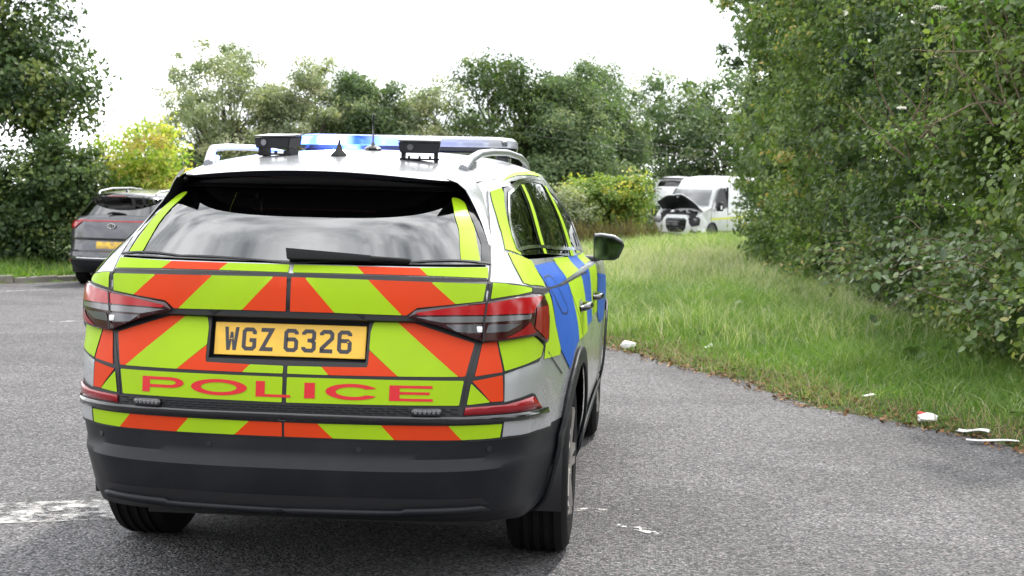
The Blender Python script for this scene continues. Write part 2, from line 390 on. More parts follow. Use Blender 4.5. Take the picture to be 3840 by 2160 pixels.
# worn white road paint
def worn_paint(name, lo, hi, scale, base=(.66, .65, .62)):
    m = bpy.data.materials.new(name); m.use_nodes = True; t = m.node_tree; t.nodes.clear()
    o = nd(m, 'ShaderNodeOutputMaterial'); mx_ = nd(m, 'ShaderNodeMixShader'); tr = nd(m, 'ShaderNodeBsdfTransparent'); pb = nd(m, 'ShaderNodeBsdfPrincipled')
    pb.inputs['Base Color'].default_value = (*base, 1); pb.inputs['Roughness'].default_value = .8
    c = nd(m, 'ShaderNodeTexCoord'); a = nd(m, 'ShaderNodeTexNoise'); a.inputs['Scale'].default_value = scale; a.inputs['Detail'].default_value = 10; a.inputs['Roughness'].default_value = .78
    lk(m, c.outputs['Object'], a.inputs['Vector']); r = ramp(m, a.outputs['Fac'], [(lo, (0, 0, 0)), (hi, (1, 1, 1))])
    lk(m, r.outputs[0], mx_.inputs[0]); lk(m, tr.outputs[0], mx_.inputs[1]); lk(m, pb.outputs[0], mx_.inputs[2]); lk(m, mx_.outputs[0], o.inputs[0])
    return m
WP1 = worn_paint('worn_line', .465, .60, 8, (.5, .49, .47)); WP2 = worn_paint('faint_line', .55, .63, 7); WP3 = worn_paint('flaked_paint', .53, .57, 12)
def line_sheet(name, pts, width, mt, h=.004):
    V, F = [], []; P = np.array(pts, float)
    s = np.concatenate([[0], np.cumsum(np.linalg.norm(np.diff(P, axis=0), axis=1))]); n = max(2, int(s[-1] / .25))
    si = np.linspace(0, s[-1], n + 1); x = np.interp(si, s, P[:, 0]); y = np.interp(si, s, P[:, 1])
    tx, ty = np.gradient(x), np.gradient(y); l = np.hypot(tx, ty); nx_, ny_ = -ty / l, tx / l
    for k in range(n + 1):
        for d in (-.5, .5):
            a, b = x[k] + nx_[k] * width * d, y[k] + ny_[k] * width * d; V.append((a, b, float(gz(a, b)) + h))
    for k in range(n): F.append((2 * k, 2 * k + 1, 2 * k + 3, 2 * k + 2))
    return tag(link(name, np_mesh(name, V, F), mt), kind='structure')
line_sheet('road_marking', [(-3.4, .55), (-1.55, 1.20), (-1.1, 1.38), (-.2, 1.72)], .40, WP1)
line_sheet('road_marking', [(.80, 1.84), (1.02, 1.74)], .10, WP3)
line_sheet('road_marking', [(1.09, 1.52), (1.19, 1.44), (1.27, 1.37)], .06, WP3)
line_sheet('road_marking', [(-.60, .85), (-.30, .32), (.05, -.25)], .26, WP2)
line_sheet('road_marking', [(-12.0, 11.2), (-8.35, 15.3), (-7.9, 16.1), (-7.4, 17.0), (-6.4, 20), (-5.6, 25), (-4.8, 32)], .10, WP1)
line_sheet('road_marking', [(-10.0, 10.6), (-7.45, 13.45), (-6.65, 14.5), (-5.9, 15.8)], .07, WP2)
line_sheet('road_marking', [(-5.2, 10.05), (-4.85, 10.4)], .09, WP3)
# kerb stones, half sunk in weeds
kerb_m = grime(mat('kerb_concrete', (.24, .225, .20), .9), .5, 6, (.10, .10, .05), .05)
kroot = tag(empty('kerb'), kind='structure')
kp = np.array(KERB, float); s_ = np.concatenate([[0], np.cumsum(np.linalg.norm(np.diff(kp, axis=0), axis=1))])
q_ = s_[1] + 1.2; kme = None
while q_ < s_[6]:
    x, y = np.interp(q_, s_, kp[:, 0]), np.interp(q_, s_, kp[:, 1]); x2, y2 = np.interp(q_ + .1, s_, kp[:, 0]), np.interp(q_ + .1, s_, kp[:, 1])
    if kme is None:
        bm = bmesh.new(); box_bm(bm, Vector((0, 0, 0)), (.90, .125, .24), bev=.015, seg=2); kme = bpy.data.meshes.new('kerb_stone'); bm.to_mesh(kme); bm.free(); kme.materials.append(kerb_m)
    o = bpy.data.objects.new('kerb_stone', kme); COL.objects.link(o); o.parent = kroot
    o.location = (x - .06, y, float(gz(x, y)) + .0 + random.uniform(-.025, .012)); o.rotation_euler = (random.uniform(-.04, .04), random.uniform(-.02, .02), math.atan2(y2 - y, x2 - x) + random.uniform(-.02, .02))
    q_ += .915
# ------------------------------------------------------------------ vegetation
def leaf_mat(name, stops, trans=.34, rough=.48, spec=.3):
    m = bpy.data.materials.new(name); m.use_nodes = True; t = m.node_tree; t.nodes.clear()
    o = nd(m, 'ShaderNodeOutputMaterial'); mx_ = nd(m, 'ShaderNodeMixShader'); mx_.inputs[0].default_value = trans
    pb = nd(m, 'ShaderNodeBsdfPrincipled'); pb.inputs['Roughness'].default_value = rough; pb.inputs['Specular IOR Level'].default_value = spec
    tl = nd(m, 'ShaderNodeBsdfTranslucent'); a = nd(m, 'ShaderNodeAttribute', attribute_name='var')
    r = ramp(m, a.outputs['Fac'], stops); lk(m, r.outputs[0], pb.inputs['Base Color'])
    br = nd(m, 'ShaderNodeMixRGB', blend_type='MULTIPLY'); br.inputs[0].default_value = 1; br.inputs[2].default_value = (1.25, 1.45, .6, 1); lk(m, r.outputs[0], br.inputs[1]); lk(m, br.outputs[0], tl.inputs[0])
    lk(m, pb.outputs[0], mx_.inputs[1]); lk(m, tl.outputs[0], mx_.inputs[2]); lk(m, mx_.outputs[0], o.inputs[0])
    return m
LM = {
    'dark': leaf_mat('dark_leaf', [(0, (0.031, 0.057, 0.025)), (.45, (0.067, 0.109, 0.037)), (.8, (0.115, 0.167, 0.052)), (1, (0.198, 0.232, 0.070))]),
    'ash': leaf_mat('hazy_ash_leaf', [(0, (0.147, 0.181, 0.115)), (.5, (0.255, 0.293, 0.178)), (.85, (0.377, 0.393, 0.241)), (1, (0.512, 0.471, 0.331))]),  # distance haze is put into this pale leaf colour
    'mid': leaf_mat('hazy_mid_leaf', [(0, (0.064, 0.100, 0.057)), (.45, (0.121, 0.176, 0.086)), (.8, (0.196, 0.259, 0.123)), (1, (0.301, 0.328, 0.162))]),  # leaf colour lightened and greyed to carry the far haze
    'backlit': leaf_mat('backlit_leaf', [(0, (0.097, 0.188, 0.057)), (.3, (0.210, 0.325, 0.076)), (.6, (0.388, 0.445, 0.095)), (.85, (0.533, 0.496, 0.133)), (1, (0.565, 0.427, 0.190))], .6),  # yellow glow of the backlight is put into the leaf colour
    'elder': leaf_mat('elder_leaf', [(0, (0.095, 0.158, 0.042)), (.5, (0.189, 0.275, 0.057)), (.85, (0.322, 0.383, 0.087)), (1, (0.720, 0.598, 0.116))], .40),
    'bramble': leaf_mat('bramble_leaf', [(0, (0.041, 0.076, 0.026)), (.5, (0.086, 0.144, 0.046)), (.85, (0.146, 0.212, 0.069)), (1, (0.243, 0.270, 0.087))], .28, .38, .6),
    'lime': leaf_mat('fresh_leaf', [(0, (.07, .14, .02)), (.6, (.13, .24, .03)), (1, (.24, .32, .05))], .42),
    'haw': leaf_mat('hawthorn_leaf', [(0, (0.054, 0.086, 0.030)), (.4, (0.102, 0.154, 0.047)), (.75, (0.175, 0.240, 0.069)), (.95, (0.267, 0.327, 0.097)), (1, (0.328, 0.308, 0.125))], .34),
    'hedge': leaf_mat('hedge_leaf', [(0, (0.055, 0.089, 0.032)), (.4, (0.102, 0.157, 0.049)), (.75, (0.175, 0.244, 0.071)), (.95, (0.270, 0.334, 0.102)), (1, (0.447, 0.334, 0.134))], .34),
    'rust': leaf_mat('rust_weed', [(0, (.06, .04, .02)), (.35, (.11, .06, .03)), (.6, (.09, .10, .03)), (1, (.20, .17, .07))], .25),
    'grass': leaf_mat('grass_blade', [(0, (0.052, 0.107, 0.018)), (.3, (0.091, 0.175, 0.029)), (.6, (0.143, 0.241, 0.047)), (.8, (0.235, 0.316, 0.095)), (.92, (0.364, 0.390, 0.199)), (1, (0.468, 0.463, 0.312))], .42, .45, .4),
    'straw': leaf_mat('dry_grass', [(0, (.13, .10, .05)), (.5, (.24, .19, .10)), (1, (.38, .31, .18))], .25, .6),
    'seed': leaf_mat('seed_head', [(0, (.36, .34, .22)), (1, (.60, .58, .44))], .4, .5),
    'litter': leaf_mat('leaf_litter', [(0, (.05, .03, .016)), (.5, (.13, .07, .03)), (.8, (.24, .12, .05)), (1, (.30, .20, .10))], .1, .7),
}
bark = grime(mat('bark', (.075, .062, .048), .9), .5, 12, (.03, .035, .02), .05)
twig = grime(mat('dry_twig', (.20, .145, .10), .85), .4, 14, (.09, .06, .04), .05)

def leaves(c, size, nrm, rng, var, wide=.6, six=False, droop=.2):
    """leaf blades at points c (n,3) with outward-ish normals nrm; returns V, F (quads), var"""
    n = len(c)
    d = rng.normal(size=(n, 3)); d -= (d * nrm).sum(1, keepdims=True) * nrm; d[:, 2] -= droop; d /= np.linalg.norm(d, axis=1, keepdims=True) + 1e-9
    s = np.cross(nrm, d); s /= np.linalg.norm(s, axis=1, keepdims=True) + 1e-9
    u = np.cross(d, s); L_ = size[:, None]; w = L_ * wide * .5
    b = c - d * L_ * .5; t = c + d * L_ * .5
    fold = u * (L_ * rng.uniform(.02, .16, (n, 1)))
    if six:
        l1 = b + d * L_ * .28 - s * w * .9 + fold; l2 = b + d * L_ * .62 - s * w * .85 + fold * .9; r1 = b + d * L_ * .28 + s * w * .9 + fold; r2 = b + d * L_ * .62 + s * w * .85 + fold * .9
        V = np.stack([b, l1, l2, t, r2, r1], 1).reshape(-1, 3); i = np.arange(n)[:, None] * 6
        F = np.concatenate([i + [0, 3, 2, 1], i + [0, 5, 4, 3]], 1).reshape(-1, 4); v = np.repeat(var, 2)
    else:
        m = c + d * L_ * -.06
        V = np.stack([b, m - s * w + fold, t, m + s * w + fold], 1).reshape(-1, 3); i = np.arange(n)[:, None] * 4
        F = np.concatenate([i + [0, 2, 1], i + [0, 3, 2]], 1).reshape(-1, 3); v = np.repeat(var, 2)
    return V, F, v
def unit(a): return a / (np.linalg.norm(a, axis=-1, keepdims=True) + 1e-9)
def shell_points(lobes, n, rng, power=4.5):
    """points in a union of ellipsoids (cx,cy,cz,rx,ry,rz), biased outwards; returns points, outward dirs"""
    L_ = np.array(lobes, float); w = (L_[:, 3] * L_[:, 4] + L_[:, 4] * L_[:, 5] + L_[:, 3] * L_[:, 5]); k = rng.choice(len(L_), n, p=w / w.sum())
    d = unit(rng.normal(size=(n, 3))); r = rng.random((n, 1)) ** (1 / power)
    p = L_[k, :3] + d * r * L_[k, 3:6]
    return p, d
def make_plant(name, label, cat, base, lobes, lm, n_clump, per, leaf, rng, spread=.28, trunk=None, group=None, wide=.6, six=False, limbs=26, power=4.5, fill=0, up=.55, stems=None, zmin=None, hang=.2, varshift=0.0):
    """a tree or shrub: trunk(s) and limbs (tubes) and a crown of single leaves gathered in clumps. lobes are relative to base"""
    base = Vector((base[0], base[1], float(ground_z(base[0], base[1]))))
    root = empty(name, base); tag(root, label, cat, group)
    cc, dd = shell_points(lobes, n_clump, rng, power)
    cvar = np.clip(rng.normal(.5, .24, n_clump), 0, 1)
    k = np.repeat(np.arange(n_clump), per); n = len(k)
    off = np.clip(rng.normal(size=(n, 3)), -1.9, 1.9) * spread * rng.uniform(.6, 1.3, (n_clump, 1))[k]; off[:, 2] *= .7
    c = cc[k] + off
    nr = unit(dd[k] * .55 + unit(off) * .25 + [0, 0, up] + rng.normal(size=(n, 3)) * .55)
    sz = leaf * rng.uniform(.6, 1.35, n); var = np.clip(cvar[k] + rng.normal(0, .17, n) + varshift, 0, 1)
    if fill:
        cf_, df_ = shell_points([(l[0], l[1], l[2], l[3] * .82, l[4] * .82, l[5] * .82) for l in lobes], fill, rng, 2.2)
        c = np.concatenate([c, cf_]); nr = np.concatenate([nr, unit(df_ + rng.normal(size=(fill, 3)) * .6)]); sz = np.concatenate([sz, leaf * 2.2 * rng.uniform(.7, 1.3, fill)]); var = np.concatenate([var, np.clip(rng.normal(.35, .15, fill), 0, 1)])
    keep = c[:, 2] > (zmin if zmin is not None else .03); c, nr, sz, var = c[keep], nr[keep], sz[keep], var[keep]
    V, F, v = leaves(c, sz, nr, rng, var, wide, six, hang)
    cr_o = link('crown', np_mesh('crown', V, F, v), LM[lm] if isinstance(lm, str) else lm, root); cr_o['kind'] = 'stuff'
    # wood
    bm = bmesh.new()
    trunk = trunk or [((0, 0, -.1), (.05, .02, 1.0), .08)]
    order = np.argsort(-rng.random(n_clump))[:limbs]
    tops = []
    for a, b, r in trunk:
        a, b = Vector(a), Vector(b); mid = a.lerp(b, .5) + Vector((random.uniform(-1, 1), random.uniform(-1, 1), 0)) * (b - a).length * .04
        tube_bm(bm, [a, a.lerp(mid, .5), mid, b], [r * 1.25, r, r * .85, r * .62], 8, False); tops.append((a, mid, b, r))
    for q in order:
        e = Vector(cc[q]); a, m_, b, r = min(tops, key=lambda t: (t[2] - e).length)
        f = random.uniform(.45, 1.0); st = a.lerp(m_, f * 2) if f < .5 else m_.lerp(b, f * 2 - 1)
        L2 = (e - st).length; md = st.lerp(e, .5) + Vector((random.uniform(-1, 1), random.uniform(-1, 1), random.uniform(-.2, .8))) * L2 * .10
        rr = r * random.uniform(.22, .45)
        tube_bm(bm, [st, st.lerp(md, .55), md, md.lerp(e, .55), e], [rr, rr * .85, rr * .62, rr * .4, rr * .15], 5, False)
    bm_obj('trunk', bm, bark, root, True)
    return root
g1 = np.random.default_rng(11)
# --- far trees across the middle of the view
def lobes_round(h, r, z0, n, rng, flat=.8):
    o = [(0, 0, (h + z0) / 2, r * .55, r * .55, (h - z0) / 2 * .86)]
    for i in range(n):
        a = rng.uniform(0, 2 * math.pi); t = rng.uniform(0, 1); zz = z0 + (h - z0) * (.15 + .75 * t); q = r * (1 - .5 * t ** 1.5) * rng.uniform(.35, .95)
        s = r * rng.uniform(.20, .40); o.append((q * math.cos(a), q * math.sin(a), zz, s, s, s * flat))
    return o
far = [  # x, y, height, radius, crown base, leaf kind, label
    (-17.4, 54.3, 7.6, 3.0, 2.2, 'ash', 'tall pale ash tree standing alone at the left of the far tree line'),
    (-13.9, 56.0, 7.0, 2.5, 1.5, 'ash', 'thinner ash tree with a dark forked trunk right of the tall pale ash'),
    (-11.6, 57.5, 6.9, 1.9, 2.0, 'mid', 'dark broad-topped tree behind the police light bar'),
    (-8.9, 58.0, 6.7, 2.5, .8, 'ash', 'rounded pale green tree behind the roof antenna'),
    (-4.9, 56.0, 7.5, 2.4, .8, 'dark', 'tall dark rounded tree just right of the gap in the skyline'),
    (-2.3, 55.0, 6.9, 2.0, .6, 'mid', 'mid green tree between the dark rounded tree and the trees by the van'),
    (-.9, 60.0, 7.6, 2.1, .6, 'mid', 'pointed green tree above the yellow flowered bush'),
]
for i, (x, y, h, r, z0, lm, lab) in enumerate(far):
    lob = lobes_round(h + .7, r * 1.28, z0, 26, g1)
    ash = lm == 'ash'
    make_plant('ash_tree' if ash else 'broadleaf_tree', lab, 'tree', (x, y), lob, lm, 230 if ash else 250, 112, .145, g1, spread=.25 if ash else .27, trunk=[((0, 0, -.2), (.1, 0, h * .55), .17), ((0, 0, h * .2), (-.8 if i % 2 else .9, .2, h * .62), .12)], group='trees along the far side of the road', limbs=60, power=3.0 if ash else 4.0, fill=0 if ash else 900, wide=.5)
# denser wood closing the view behind and right of them
wood = [(-13.0, 59.0, 6.0, 2.2), (-10.2, 60.0, 6.1, 2.3), (-6.6, 60, 5.6, 2.4), (-12.8, 61, 4.6, 2.4), (-16.5, 60, 3.6, 2.6), (-20, 59, 3.0, 2.2), (1.8, 66.5, 7.2, 2.6), (4.6, 67, 7.8, 2.8), (7.4, 65, 8.2, 3.0), (-3.2, 61, 5.0, 2.5)]
for i, (x, y, h, r) in enumerate(wood):
    nm = ['tree closing the gap between the forked ash and the dark broad-topped tree', 'tree closing the gap behind the whip antenna', 'shrubby tree filling the gap under the far skyline, left of the tall dark tree', 'low tree in the far line below the dark broad-topped tree', 'low scrubby tree below the tall pale ash', 'lowest scrub at the far left end of the far tree line', 'green tree rising behind the white van, left one', 'green tree rising behind the white van, middle one', 'tallest tree behind the white van, beside the right hedge', 'low dark tree filling the gap right of the skyline dip'][i]
    make_plant('broadleaf_tree', nm, 'tree', (x, y), lobes_round(h + .9, r * 1.25, .3, 20, g1), 'mid' if i % 4 else 'ash', 160, 88, .17, g1, spread=.36, trunk=[((0, 0, -.2), (0, 0, h * .5), .15)], group='trees along the far side of the road', limbs=30, fill=1300, wide=.5)
# trees right of the van, in front of the far wood
for i, (x, y, h, r, lab) in enumerate([(2.9, 50.5, 7.4, 2.2, 'dark leafy tree right behind the van roof'), (7.2, 45, 7.4, 2.4, 'leafy tree with the van disappearing behind it'), (6.1, 36, 7.6, 2.2, 'bushy tree at the far end of the right hedge')]):
    make_plant('broadleaf_tree', lab, 'tree', (x + (3.4 if i == 0 else 0), y + (9 if i == 0 else 0)), lobes_round(h, r, .2, 18, g1), 'mid', 250, 80, .145, g1, spread=.32, trunk=[((0, 0, -.2), (0, 0, h * .55), .16)], limbs=30, fill=1500, wide=.55)
# --- bushes left of the van
make_plant('elder_bush', 'pale green elder bush with yellow flower heads left of the crashed van', 'bush', (-.35, 44.5), [(0, 0, 1.2, 1.3, 1.0, 1.2), (.75, -.1, 1.9, .7, .7, .75), (-.6, 0, 1.7, .9, .8, .8)], 'elder', 150, 85, .13, g1, spread=.20, limbs=14, fill=500, wide=.5)
make_plant('green_bush', 'dull green bush behind the door mirror', 'bush', (-2.3, 43), [(0, 0, 1.0, 1.5, 1.0, 1.25), (-1.2, .2, .9, 1.0, .9, 1.1)], 'ash', 130, 85, .11, g1, spread=.22, limbs=12, fill=500, wide=.5)
make_plant('low_bush', 'low leafy bush touching the left side of the crashed van', 'bush', (.35, 50.5), [(0, 0, .9, 1.0, .8, 1.1)], 'mid', 70, 80, .11, g1, spread=.2, limbs=8, fill=300, wide=.5)
# --- left side: big tree, hedge, backlit elder
make_plant('roadside_tree', 'big dark tree rising out of frame above the left hedge', 'tree', (-12.75, 22.6), [(0, 0, 5.4, 2.4, 2.3, 2.6), (1.6, -.4, 3.6, 1.6, 1.4, 1.1), (2.3, -.3, 2.75, .8, .8, .45), (-1.6, -.6, 4.2, 1.9, 1.6, 1.5), (.7, -.6, 6.6, 1.6, 1.6, 1.3), (-1.4, -1, 6.8, 1.8, 1.5, 1.4), (-2.8, -.4, 3.2, 1.4, 1.2, .9)], 'dark', 760, 92, .122, g1, spread=.25, trunk=[((0, 0, -.2), (.1, 0, 4.5), .19), ((0, 0, 1.5), (-1.4, .3, 4.4), .12)], limbs=90, power=4.5, wide=.6)
make_plant('backlit_elder', 'sunlit yellow green elder bush behind the dark parked car', 'bush', (-8.7, 22.0), [(0, 0, 1.9, 1.0, .8, .95), (.55, .1, 1.7, .7, .6, .75), (-.5, 0, 1.6, .8, .7, .9), (1.25, .3, 1.25, .55, .5, .6)], 'backlit', 130, 85, .11, g1, spread=.17, limbs=26, wide=.45, fill=0, power=3.6, hang=.5, varshift=.12)
hl = [(-9.6, 20.6, 1.25, 2.2, 'dark hedge bush directly behind the parked car'), (-11.0, 20.2, 1.2, 2.0, 'dark hedge bush left of the parked car'), (-12.6, 19.6, 1.25, 1.9, 'dark hedge bush at the left edge of the picture'), (-14.2, 18.8, 1.3, 2.1, 'dark hedge bush just past the left edge'), (-8.0, 23.2, 1.2, 1.7, 'dark hedge bush under the backlit elder'), (-7.4, 25.6, 1.2, 1.6, 'hedge bush half hidden behind the police car window pillar')]
for i, (x, y, r, h, lab) in enumerate(hl):
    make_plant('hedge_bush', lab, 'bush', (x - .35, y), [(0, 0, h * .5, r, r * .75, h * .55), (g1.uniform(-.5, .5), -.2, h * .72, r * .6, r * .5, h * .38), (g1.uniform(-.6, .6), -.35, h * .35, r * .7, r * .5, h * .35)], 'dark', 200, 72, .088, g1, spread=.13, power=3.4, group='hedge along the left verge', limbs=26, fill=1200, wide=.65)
# --- the tall hedge on the right, nearest bushes first
hr = [  # x, y, rx, ry, h, leaves, leaf size, kind, label
    (5.05, 6.7, 1.2, 1.3, 4.0, 300, .058, 'haw', 'hawthorn thicket at the right edge of the picture'),
    (5.05, 9.2, 1.25, 1.5, 4.3, 300, .060, 'haw', 'dense hedge bush with bare twigs left of the hawthorn thicket'),
    (5.0, 12.0, 1.4, 1.6, 4.7, 290, .066, 'dark', 'dark ivy clad hedge bush in the middle of the right hedge'),
    (4.85, 15.2, 1.4, 1.8, 5.2, 260, .074, 'dark', 'tall dark hedge bush in the right hedge, third from the far end'),
    (4.55, 18.8, 1.5, 1.9, 6.3, 260, .075, 'hedge', 'olive green hedge bush in the right hedge, second from the far end'),
    (4.2, 23.2, 1.6, 2.2, 7.4, 265, .085, 'hedge', 'olive green hedge bush at the far end, overlapping the van'),
    (4.75, 28.6, 2.0, 2.4, 8.2, 250, .10, 'mid', 'tall bush behind the far end of the right hedge'),
]
for i, (x, y, rx, ry, h, nc, ls, lm, lab) in enumerate(hr):
    lob = [(0, 0, h * .5, rx, ry, h * .52), (-.35, .2, h * .72, rx * .75, ry * .8, h * .30), (-.35, -.3, h * .3, rx * .85, ry * .95, h * .3), (.2, -.5, h * .85, rx * .7, ry * .7, h * .2)]
    lob += [(-.75, q * ry, .42, .62, .6, .55) for q in (-.75, -.25, .25, .75)]
    if i > 3: lob += [(-rx * .5, 0, h * .78, rx * .8, ry * .8, h * .2), (-rx * .4, -.4, h * .62, rx * .7, ry * .7, h * .16)]
    for k in range(7): lob.append((-rx * g1.uniform(.3, .75), g1.uniform(-ry, ry) * .8, h * g1.uniform(.1, .92), .5, .55, .45))
    make_plant('hedge_bush', lab, 'bush', (x, y), lob, lm, int(nc * (1.5 if i < 3 else 1.3)), 80, ls * 1.08, g1, spread=.135, power=3.2, trunk=[((0, 0, -.1), (-.2, .1, h * .6), .07), ((.3, .4, -.1), (-.3, .5, h * .7), .05), ((-.2, -.5, -.1), (-.5, -.4, h * .55), .045)], group='bushes of the tall hedge on the right', limbs=36, fill=1500, wide=.62, six=i < 2)
for x, y, lab in ((8.2, 2.6, 'hedge bush just past the right edge of the picture'), (10.2, -2.4, 'hedge bush beside the photographer'), (11.5, -8, 'hedge bush behind the photographer, nearer one'), (12, -14, 'hedge bush behind the photographer, farther one')):
    make_plant('hedge_bush', lab, 'bush', (x, y), lobes_round(4.6, 2.6, .1, 10, g1), 'hedge', 80, 50, .16, g1, spread=.3, group='bushes of the tall hedge on the right', limbs=10, fill=1500)
for i, x in enumerate((-26, -18, -10, -2.5, 5, 12.5)):  # unseen row, added so the mirror and bumper reflect dark foliage
    make_plant('broadleaf_tree', 'unseen tree added behind the photographer for dark reflections, ' + ['first from the left', 'second from the left', 'third from the left', 'third from the right', 'second from the right', 'first from the right'][i], 'tree', (x, -30 + 2 * (i % 2)), lobes_round(8.5, 4.6, .2, 9, g1), 'dark', 110, 40, .42, g1, spread=.7, trunk=[((0, 0, -.2), (0, 0, 4), .2)], group='unseen trees added behind the photographer', limbs=8, fill=1400)
def sprays(name, label, cat, anchor, n, lm, ls, length, rng, lean=(-.8, -.2, .2), per=26, wide=.7, six=True, mat_=None, kids=1):
    """a plant of arching shoots carrying leaves in pairs"""
    base = Vector(anchor); root = tag(empty(name, base), label, cat); C, Nn = [], []
    for k in range(n):
        a = rng.uniform(0, 2 * math.pi); L2 = length * rng.uniform(.6, 1.2)
        d = Vector((lean[0] + rng.normal() * .45, lean[1] + rng.normal() * .55, lean[2] + abs(rng.normal()) * .6)).normalized()
        s = Vector((rng.normal() * .25, rng.normal() * .5, rng.uniform(-.1, .3))); pts = []
        for q in range(8):
            t = q / 7; pts.append(s + d * L2 * t + Vector((0, 0, -.55 * L2 * t * t)))
        bm = bmesh.new(); tube_bm(bm, pts, [.006 * (1 - .7 * q / 7) for q in range(8)], 4, False); bm_obj('stem', bm, mat_ or twig, root, True)
        for q in range(per):
            t = .12 + .88 * q / per; i = min(int(t * 7), 6); p = pts[i].lerp(pts[i + 1], t * 7 - i)
            C.append(p + Vector(rng.normal(size=3) * ls * .55)); Nn.append((rng.normal() * .5 - .2, rng.normal() * .5 - .35, .8))
    C = np.array([tuple(c) for c in C]); Nn = unit(np.array(Nn))
    V, F, v = leaves(C, ls * rng.uniform(.6, 1.25, len(C)), Nn, rng, np.clip(rng.normal(.55, .2, len(C)), 0, 1), wide, six, .35)
    o = link('leaves', np_mesh('leaves', V, F, v), LM[lm], root); o['kind'] = 'stuff'
    return root
g2 = np.random.default_rng(5)
sprays('bramble', 'broad leaved bramble spilling over the verge at the lower right', 'bramble', (4.15, 7.3, .75), 26, 'bramble', .072, .95, g2, per=24, wide=.8)
sprays('bramble', 'bramble with large leaves below the middle of the right hedge', 'bramble', (4.2, 9.4, .7), 24, 'bramble', .068, .95, g2, per=24, wide=.8)
sprays('bramble', 'bramble at the foot of the hedge, at the right picture edge', 'bramble', (4.25, 6.1, .6), 20, 'bramble', .072, .8, g2, per=24, wide=.8)
sprays('bramble', 'bramble fringe at the foot of the hedge farther up the verge', 'bramble', (3.95, 12.2, .6), 24, 'hedge', .075, 1.0, g2, per=22)
sprays('elder_spray', 'bright green elder shoots hanging from the top of the right hedge', 'shrub', (4.15, 9.3, 3.3), 22, 'lime', .105, .95, g2, lean=(-.7, -.5, .35), wide=.5)
sprays('elder_spray', 'bright green leafy shoots in the upper right corner of the picture', 'shrub', (4.25, 7.5, 2.9), 16, 'lime', .080, .85, g2, lean=(-.6, -.5, .5), wide=.55)
sprays('hawthorn_spray', 'long fresh shoot with pale leaves sticking out of the hedge', 'shrub', (4.0, 8.7, 1.9), 5, 'lime', .045, .9, g2, lean=(-1, -.3, .35), per=44)
sprays('hawthorn_spray', 'short fresh shoot with pale leaves below the long one', 'shrub', (4.0, 8.3, 1.4), 4, 'lime', .045, .55, g2, lean=(-1, -.3, .35), per=40)
def twigs(name, label, anchor, n, length, rng, d0):
    base = Vector(anchor); root = tag(empty(name, base), label, 'branch'); 
    for k in range(n):
        d = Vector((d0[0] + rng.normal() * .35, d0[1] + rng.normal() * .35, d0[2] + rng.normal() * .35)).normalized(); L2 = length * rng.uniform(.5, 1.2); s = Vector(rng.normal(size=3) * .18); pts = [s]
        for q in range(5): d = (d + Vector(rng.normal(size=3)) * .16).normalized(); pts.append(pts[-1] + d * L2 / 5)
        bm = bmesh.new(); tube_bm(bm, pts, [.010 * (1 - .75 * q / 5) for q in range(6)], 5, False); bm_obj('twig', bm, twig, root, True)
twigs('bare_branches', 'bare brown twigs arching out of the middle of the right hedge', (3.75, 9.6, 2.0), 12, 1.0, g2, (-.15, -.3, .8))
twigs('bare_branches', 'bare pinkish branches at the upper right of the hedge', (4.15, 7.3, 2.2), 11, 1.1, g2, (-.7, -.3, .7))
twigs('bare_branches', 'dead stems standing in the bramble at the lower right', (4.0, 6.9, .5), 10, .9, g2, (-.1, -.2, 1))
def umbel(label, p, r):
    root = tag(empty('flower_head', p), label, 'flower'); rng = g2; n = 130
    a = rng.uniform(0, 6.28, n); q = r * np.sqrt(rng.random(n)); c = np.stack([q * np.cos(a), q * np.sin(a), .25 * r * (1 - (q / r) ** 2) + rng.normal(0, .004, n)], 1)
    V, F, v = leaves(c, np.full(n, .014), unit(np.array([[-.3, -.5, .8]]) + rng.normal(size=(n, 3)) * .3), rng, rng.random(n), .9)
    link('petals', np_mesh('petals', V, F, v), mat('white_petal', (.78, .76, .66), .8), root)
    bm = bmesh.new(); tube_bm(bm, [(0.05, .08, -.25), (0, 0, 0)], .004, 5, False); bm_obj('stalk', bm, LM['bramble'], root)
umbel('white elder flower head near the top of the right hedge', (3.75, 8.9, 3.2), .07); umbel('small cream flower head in the middle of the right hedge', (3.5, 9.2, 2.3), .045)

